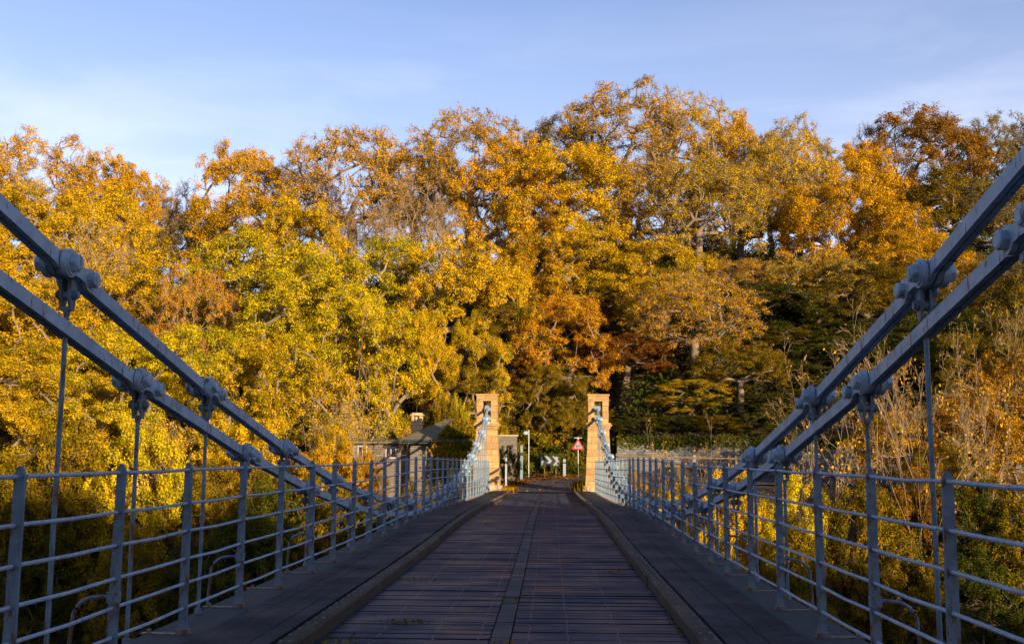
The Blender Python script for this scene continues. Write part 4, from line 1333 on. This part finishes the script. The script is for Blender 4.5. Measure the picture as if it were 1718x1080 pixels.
shrubs = [
 (590, 700, 55.5, 110, 'twiggy', 'amber', 'fan of orange-brown stems over the left part of the cottage wing'),
 (1630, 640, 54, 170, 'twiggy', 'amber', 'broad spray of straw-coloured stems right of the long hanger rod'),
 (620, 625, 61, 160, 'twiggy', 'amber', 'tall spray of pinkish bare stems in front of the cottage wing'),
 (540, 690, 56, 130, 'twiggy', 'amber', 'pale bare-stemmed shrub left of the cottage wing'),
 (300, 700, 54, 150, 'twiggy', 'orange', 'bare branching shrub with orange leaf tips behind the left hanger rods'),
 (1345, 640, 60, 130, 'twiggy', 'brown', 'fan of pale bare stems left of the paired chain joints'),
 (1450, 590, 56, 180, 'twiggy', 'brown', 'large pale leafless shrub between the two right chains'),
 (1560, 590, 55, 170, 'twiggy', 'brown', 'tall pale leafless shrub behind the long hanger rod on the right'),
 (1400, 700, 52, 190, 'twiggy', 'amber', 'tangle of straw-coloured twigs below the lower right chain'),
 (1520, 660, 51, 170, 'twiggy', 'orange', 'straw-coloured twigs with orange leaves right of the hanger rods'),
 (1280, 750, 52, 130, 'twiggy', 'amber', 'pale twigs rising behind the chain joints at the right railing'),
 (1110, 770, 53, 100, 'twiggy', 'orange', 'reddish twigs with leaves behind the far right railing posts'),
 (1180, 765, 52, 90, 'twiggy', 'orange', 'small reddish twiggy shrub beside the fence behind the right railing'),
 (1650, 510, 62, 150, 'twiggy', 'olive', 'tall bare branching shrub near the right edge'),
]
for r in shrubs:
    plant(*r, cat='shrub', group='bare twiggy shrubs', bark=BARK_PALE)

bushes = [
 (1535, 780, 52, 130, 'bush', 'brown', 'brown bush on the bank below the long right hanger rod'),
 (1590, 740, 54, 140, 'bush', 'olive', 'olive bush above the top rail right of the long hanger rod'),
 (610, 745, 56, 44, 'bush', 'amber', 'small amber bush in front of the left cottage window'),
 (235, 885, 48, 170, 'bush', 'olive', 'shaded olive bush low between the second and third left posts'),
 (340, 925, 47.5, 150, 'bush', 'green', 'dark bush at the water edge behind the third left post'),
 (60, 900, 48, 170, 'bush', 'green', 'dark bush at the water edge behind the first left post'),
 (575, 715, 56, 110, 'bush', 'gold', 'gold bush hiding the left end of the cottage wing'),
 (625, 775, 55, 60, 'bush', 'brown', 'brown bush under the cottage wing windows'),
 (230, 700, 52, 170, 'bush', 'lime', 'yellow-green bush behind the second left hanger rod'),
 (90, 700, 51, 200, 'bush', 'olive', 'large olive bush below the lower left chain near the edge'),
 (400, 700, 55, 150, 'bush', 'gold', 'gold bush above the left railing, left of the cottage'),
 (20, 760, 50, 210, 'bush', 'olive', 'dull olive-leaved bush behind the first post of the left railing'),
 (140, 770, 51, 190, 'bush', 'olive', 'dark bush low on the bank at far left'),
 (390, 760, 52, 150, 'bush', 'olive', 'olive bush under the lower left chain'),
 (400, 850, 48, 190, 'bush', 'green', 'deep green bush on the lower left bank'),
 (470, 790, 50, 170, 'bush', 'green', 'dense green bush behind the left railing middle'),
 (560, 800, 50, 140, 'bush', 'olive', 'olive bush under the sag of the left chains'),
 (560, 740, 54, 120, 'bush', 'amber', 'amber-tipped bush left of the cottage wing'),
 (640, 830, 50, 130, 'bush', 'green', 'green bush below the cottage'),
 (720, 800, 51, 100, 'bush', 'olive', 'olive bush on the bank beside the cottage corner'),
 (770, 790, 52, 70, 'bush', 'green', 'small green bush beside the left tower foot'),
 (1070, 700, 68.5, 110, 'bush', 'green', 'green bush on top of the retaining wall nearest the right tower'),
 (1135, 705, 68.6, 110, 'bush', 'green', 'green bush at the middle of the retaining wall top'),
 (1200, 700, 68.8, 110, 'bush', 'olive', 'olive bush on top of the retaining wall'),
 (1270, 690, 68.8, 120, 'bush', 'green', 'dark bush at the right end of the retaining wall top'),
 (1060, 790, 52.5, 70, 'bush', 'amber', 'amber bush behind the far right railing'),
 (1130, 800, 51.5, 90, 'bush', 'gold', 'golden bush behind the sag of the right chains'),
 (1230, 785, 50, 110, 'bush', 'gold', 'sunlit golden bush filling the right railing panels'),
 (1330, 790, 50, 140, 'bush', 'lime', 'yellow-green bush behind the braced post of the right railing'),
 (1430, 800, 49, 150, 'bush', 'olive', 'half-sunlit olive bush below the straw-coloured twigs'),
 (1350, 880, 47.5, 150, 'bush', 'olive', 'olive bush low on the right bank'),
 (1500, 870, 48, 150, 'bush', 'olive', 'dull olive bush low at the right near the nearest posts'),
 (1500, 690, 58, 150, 'bush', 'amber', 'orange-leaved bush behind the pale twigs at right'),
 (1600, 660, 58, 170, 'bush', 'brown', 'brown bush right of the long hanger rod'),
 (1690, 580, 60, 170, 'bush', 'brown', 'tall brown-leaved bush by the right edge'),
 (1700, 690, 56, 150, 'bush', 'amber', 'amber bush by the right edge above the top rail'),
 (1620, 800, 51, 150, 'bush', 'green', 'green bush behind the nearest right post'),
 (1720, 800, 50, 170, 'bush', 'olive', 'dark olive bush cut by the right edge below the top rail'),
 (1640, 920, 48, 190, 'bush', 'green', 'dark bush in the lower right corner'),
]
for r in bushes:
    plant(*r, cat='bush', group='bushes on the river bank and wall')

# ivy hedge round the chevron board, creeper over the cottage
def leafy_mass(name, pts, nrm, size, pal, lab, cat, seed, kind=None):
    rg = np.random.default_rng(seed)
    V_, Q_, T_ = leaf_quads(np.asarray(pts), np.asarray(nrm), size, 0.5, rg)
    tn = np.clip(T_ * 0.5 + 0.5 * (0.5 + 0.5 * np.sin(np.asarray(pts)[:, 0] * 1.7 + np.asarray(pts)[:, 2] * 2.3)), 0, 1)
    c = np.asarray(pts).mean(0); c[2] = np.asarray(pts)[:, 2].min()
    me = np_mesh(name, V_ - c, Q_, LEAF[pal], tn)
    o_ = bpy.data.objects.new(name, me); o_.location = c; COL.objects.link(o_)
    tag(o_, lab, cat); 
    if kind: o_['kind'] = kind
    return o_
rg = np.random.default_rng(99)
def box_shell(x0, x1, y0, y1, z0, z1, n, lump=0.25):
    P, N_ = [], []
    for _ in range(n):
        u, v = rg.uniform(), rg.uniform()
        f = rg.uniform()
        if f < 0.55: p_ = (x0 + (x1-x0)*u, y0, z0 + (z1-z0)*v); nn = (0, -1, 0.4)
        elif f < 0.85: p_ = (x0 + (x1-x0)*u, y0 + (y1-y0)*v, z1); nn = (0, -0.2, 1)
        elif f < 0.925: p_ = (x0, y0 + (y1-y0)*u, z0 + (z1-z0)*v); nn = (-1, 0, 0.4)
        else: p_ = (x1, y0 + (y1-y0)*u, z0 + (z1-z0)*v); nn = (1, 0, 0.4)
        d = lump * (math.sin(p_[0]*2.3 + p_[2]*3.1) + math.sin(p_[0]*5.1 - p_[2]*4.3 + p_[1]*2)) * 0.6 + rg.normal(0, lump * 0.4)
        P.append((p_[0] + nn[0]*d, p_[1] + nn[1]*d, p_[2] + (d * 1.1 if nn[2] == 1 else rg.normal(0, .05)))); N_.append(nn)
    return P, N_
hx0, hx1 = at(871, 770, 68).x, at(958, 770, 68).x
P, N_ = box_shell(hx0, hx1, 68.4, 69.9, 0.5, at(900, 762, 68).z, 9000, 0.22)
h1 = leafy_mass('ivy_hedge', P, N_, 0.13, 'green', 'dark green ivy hedge wrapped around the chevron board', 'hedge', 1)
# a few ivy sprays hanging over the board edges
P = [(rg.uniform(ch.location.x - hw - .1, ch.location.x + hw + .1), 67.55 + rg.normal(0, .02), gz_) for gz_ in rg.normal(a0.z + 0.04, 0.04, 90)]
P += [(rg.normal(ch.location.x + hw * 0.98, 0.05), 67.54 + rg.normal(0, .02), rg.uniform(a1.z - .1, a0.z + .05)) for _ in range(40)]
P += [(rg.uniform(ch.location.x - hw, ch.location.x + hw), 67.54 + rg.normal(0, .02), rg.normal(a1.z - 0.05, .05)) for _ in range(120)]
leafy_mass('ivy_spray', P, [(0, -1, .3)] * len(P), 0.10, 'green', 'ivy sprays creeping over the edges of the chevron board', 'ivy', 2)
hx0, hx1 = at(951, 770, 68.5).x, at(1030, 770, 68.5).x
P, N_ = box_shell(hx0, hx1, 68.3, 70.5, 0.4, at(1000, 745, 68.3).z, 9000, 0.35)
leafy_mass('ivy_hedge', P, N_, 0.14, 'green', 'shaggy green hedge behind the warning sign and right tower', 'hedge', 3)
plant(852, 746, 60.2, 46, 'bush', 'green', 'dark ivy bush against the garden wall behind the left tower', cat='bush', basez=0.1)
hx0, hx1 = at(862, 770, 70.5).x, at(960, 770, 70.5).x
P, N_ = box_shell(hx0, hx1, 70.2, 72.5, 0.6, at(900, 728, 70.2).z, 12000, 0.45)
leafy_mass('evergreen_hedge', P, N_, 0.16, 'olive', 'tall olive hedge behind the fingerpost and chevron board', 'hedge', 4)

# creeper on the cottage roof and wall
P, N_ = [], []
ax, bx = at(722, 760, Yh).x, at(806, 760, Yh).x
for _ in range(9000):
    u, v = rg.uniform(), rg.uniform()
    x = ax + (bx - ax) * (u ** 0.7)
    if rg.uniform() < 0.5:
        z = ze + 0.1 - v ** 0.8 * 3.6; y_ = Yh - 0.12 - abs(rg.normal(0, .22)) - 0.4 * max(0, 1 - abs(z - ze) * 1.3)
        N_.append((0, -1, .4))
    else:
        y_ = yo0 + v * 3.3; t_ = (y_ - yo0) / (ym - yo0); z = ze + 0.15 + t_ * (zr - ze) * 0.95 + abs(rg.normal(0, .13)); x = max(x, at(738, 760, Yh).x + 0.9 * t_); N_.append((0, -0.4, 1))
    P.append((x + rg.normal(0, .06), y_, z))
cr = leafy_mass('creeper', P, N_, 0.13, 'olive', 'green and yellow creeper smothering the right half of the cottage', 'creeper', 5)
# upright ivy shoots behind cottage
plant(748, 655, 64, 60, 'bush', 'olive', 'narrow ivy-clad tree rising behind the cottage roof', cat='tree', name='ivy_clad_tree')
plant(775, 665, 65, 55, 'bush', 'lime', 'slender yellow-green sapling beside the left tower head', cat='tree', name='sapling')
plant(722, 690, 66, 70, 'bush', 'green', 'dark shrub behind the cottage chimney', cat='shrub', name='shrub')
# ivy draped over the retaining wall top
P = []
for _ in range(14000):
    x = rg.uniform(4.6, 33); k = min(len(pts)-1, int((x - 4.6) / 0.9)); zt = pts[k][2] if isinstance(pts[k], tuple) else 2.75
    v = rg.uniform(); hang = 0.35 + 0.45 * (0.5 + 0.5 * math.sin(x * 1.9) * math.sin(x * 0.7 + 2))
    P.append((x, 66.9 - 0.25 * rg.uniform() + (0.5 * v if rg.uniform() < .5 else 0), 2.8 + 0.25 * rg.normal() * .6 - hang * v + 0.15))
leafy_mass('trailing_ivy', P, [(0, -0.8, .6)] * len(P), 0.13, 'green', 'green ivy trailing over the top of the retaining wall', 'ivy', 6, 'stuff')

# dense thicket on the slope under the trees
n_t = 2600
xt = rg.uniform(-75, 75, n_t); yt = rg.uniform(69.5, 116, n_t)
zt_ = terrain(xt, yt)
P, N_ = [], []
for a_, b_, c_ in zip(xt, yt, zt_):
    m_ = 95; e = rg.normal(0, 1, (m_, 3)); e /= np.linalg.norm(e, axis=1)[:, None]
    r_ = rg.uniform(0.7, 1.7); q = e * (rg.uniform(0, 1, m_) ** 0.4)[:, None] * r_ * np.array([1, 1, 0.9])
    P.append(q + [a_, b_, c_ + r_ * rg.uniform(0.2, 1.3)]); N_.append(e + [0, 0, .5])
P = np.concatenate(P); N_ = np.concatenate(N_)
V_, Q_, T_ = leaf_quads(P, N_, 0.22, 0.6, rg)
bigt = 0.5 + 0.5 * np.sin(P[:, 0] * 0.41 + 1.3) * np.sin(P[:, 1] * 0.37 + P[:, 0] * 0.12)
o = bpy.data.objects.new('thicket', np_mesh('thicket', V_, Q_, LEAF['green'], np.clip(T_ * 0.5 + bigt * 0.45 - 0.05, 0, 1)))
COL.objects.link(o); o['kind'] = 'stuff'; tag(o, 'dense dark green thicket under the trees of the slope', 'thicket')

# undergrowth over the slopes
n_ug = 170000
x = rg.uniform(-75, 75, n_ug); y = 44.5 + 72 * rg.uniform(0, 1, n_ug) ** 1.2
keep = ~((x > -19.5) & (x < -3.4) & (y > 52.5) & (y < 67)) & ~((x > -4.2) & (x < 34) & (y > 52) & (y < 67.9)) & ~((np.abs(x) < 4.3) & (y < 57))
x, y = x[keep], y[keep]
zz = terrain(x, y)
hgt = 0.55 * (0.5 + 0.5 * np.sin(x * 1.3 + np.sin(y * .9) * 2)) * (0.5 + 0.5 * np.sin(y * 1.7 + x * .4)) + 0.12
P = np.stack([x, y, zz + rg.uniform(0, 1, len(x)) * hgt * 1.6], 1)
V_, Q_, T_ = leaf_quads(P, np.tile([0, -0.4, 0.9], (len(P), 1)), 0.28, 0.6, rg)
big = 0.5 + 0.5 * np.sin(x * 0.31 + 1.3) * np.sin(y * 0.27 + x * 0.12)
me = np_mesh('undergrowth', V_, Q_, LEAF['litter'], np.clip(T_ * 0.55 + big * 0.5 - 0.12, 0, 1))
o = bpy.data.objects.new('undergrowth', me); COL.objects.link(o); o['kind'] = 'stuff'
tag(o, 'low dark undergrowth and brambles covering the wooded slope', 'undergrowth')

# fallen leaves by the far road, moss and grass on the deck edges
P = []
for _ in range(2600):
    t_ = rg.uniform(); yy = 53.3 + 14.0 * t_
    xl = np.interp(yy, [p_[1] for p_ in L_[:6]], [p_[0] for p_ in L_[:6]])
    P.append((xl - abs(rg.normal(0, 0.9)) + 0.35, yy, rz(yy) + 0.05))
for _ in range(700): 
    xx = rg.uniform(-1, 9); yy = 66.0 + rg.uniform(0.0, 1.4); P.append((xx, yy, rz(yy) + 0.06))
for _ in range(250):
    yy = rg.uniform(53.5, 66); P.append((rg.uniform(-1.5, 3), yy, rz(yy) + 0.045))
litter('fallen_leaves', P, 0.12, LEAF['russet'], 'orange-brown fallen leaves drifted along the far road edge', seed=8)
P = []
for s in (-1, 1):
    for _ in range(900):
        yy = rg.uniform(3, 53); 
        if math.sin(yy * 1.3 + s) + math.sin(yy * 0.37) < 0.1: continue
        P.append((s * (1.535 - abs(rg.normal(0, 0.03))), yy, camber(yy) + 0.008 + rg.uniform(0, .012)))
for cx_, cy_, n_ in ((-0.95, 9.9, 70), (-1.35, 8.9, 60), (-0.05, 8.7, 40), (1.3, 8.5, 40), (1.2, 14.5, 30), (-1.3, 13.2, 25), (-0.02, 11.5, 25)):
    for _ in range(n_): P.append((cx_ + rg.normal(0, 0.12), cy_ + rg.normal(0, 0.12), camber(cy_) + 0.010 + rg.uniform(0, .01)))
litter('moss_tufts', P, 0.028, LEAF['olive'], 'moss and scraps of grass along the kerbs of the deck', 'moss', 0.8, seed=9)
P = []
for _ in range(260):
    yy = rg.uniform(3.5, 45); s = rg.choice([-1, 1]); xx = rg.uniform(-1.5, 1.5) if rg.uniform() < .45 else s * rg.uniform(1.75, 2.8)
    P.append((xx, yy, camber(yy) + (0.010 if abs(xx) < 1.6 else 0.125 if abs(xx) < 2.41 else 0.095)))
litter('deck_litter', P, 0.024, LEAF['brown'], 'tiny leaf scraps scattered over the bridge deck', 'leaves', 0.4, seed=10)

# grass at the tower feet
def grass(cx_, cy_, rx, ry, n_, gz_, lab, h=0.35, pal='lime'):
    P, Q_, T_ = [], [], []
    V_ = []
    for i in range(n_):
        bx_, by_ = cx_ + rg.normal(0, rx), cy_ + rg.normal(0, ry); hh = h * rg.uniform(.4, 1.2); dx_, dy_ = rg.normal(0, .35, 2) * hh; a_ = rg.uniform(0, 3.14); w_ = 0.014
        ux, uy = math.cos(a_)*w_, math.sin(a_)*w_
        V_ += [(bx_-ux, by_-uy, gz_), (bx_+ux, by_+uy, gz_), (bx_+dx_*.5+ux*.7, by_+dy_*.5+uy*.7, gz_+hh*.6), (bx_+dx_, by_+dy_, gz_+hh)]
    V_ = np.array(V_); Qn = np.arange(4 * n_).reshape(-1, 4)
    me = np_mesh('grass_tuft', V_, Qn, LEAF[pal], rg.uniform(0, 1, n_))
    o_ = bpy.data.objects.new('grass_tuft', me); COL.objects.link(o_); o_['kind'] = 'stuff'; tag(o_, lab, 'grass')
grass(-1.85, 54.6, 0.20, 0.9, 1100, -0.1, 'yellowing grass at the foot of the left tower', 0.22, 'amber')
grass(2.05, 54.8, 0.18, 0.8, 1500, -0.1, 'tall grass at the foot of the right tower', 0.55, 'olive')
grass(-3.2, 60.0, 0.9, 1.6, 1600, 0.1, 'thin grass on the verge below the stone steps', 0.2, 'brown')

# ------------------------------------------------------------------ the wood behind the camera that shades the bridge
near = empty('near_road', (0, 0, 0)) if False else None
mb = MB(); mb.box(-2.2, 2.2, -60, -3.02, -0.35, 0.0); o = mb.build('near_road', ASPH); o['kind'] = 'structure'
def plant_xyz(x, y, H, Wd, kind, pal, label):
    tm, cm, H0, RX0 = PROTO[kind][counts[kind] % len(PROTO[kind])]; counts[kind] += 1
    g = tz(x, y)
    t = empty('oak_tree', (x, y, g), RT.uniform(0, 6.28)); s_ = Wd / (2 * RX0); t.scale = (s_, s_, (H - g) / H0)
    for me, nm2, mt in ((tm, 'trunk', None), (cm, 'crown', LEAF[pal])):
        o_ = bpy.data.objects.new(nm2, me); COL.objects.link(o_); o_.parent = t
        if mt is not None:
            o_.material_slots[0].link = 'OBJECT'; o_.material_slots[0].material = mt
    tag(t, label, 'tree', 'trees on the near bank behind the viewer')
tan_el = math.tan(SUN_EL); hx, hy = SUN_DIR.x, SUN_DIR.y
hn = math.hypot(hx, hy)
EDGE = 33.0
for row, yy in enumerate((-12, -19, -27, -36)):
    x = -22 + row * 2.5
    while x < 92:
        Hh = (EDGE - yy) / (-hy / hn) * tan_el + RT.uniform(-0.5, 0.5)
        xsh = x - (52 - yy) * hx / -hy          # where its shadow meets the far bank
        Hh += 2.6 if xsh < -17 else -2.6 if xsh > 9 else 0
        if abs(x) > 6:
            plant_xyz(x, yy + RT.uniform(-1, 1), Hh, 9.5, 'dense', RT.choice(['olive', 'gold']), 'autumn tree on the near river bank behind the viewer')
        x += 5.6
print('tris ok')
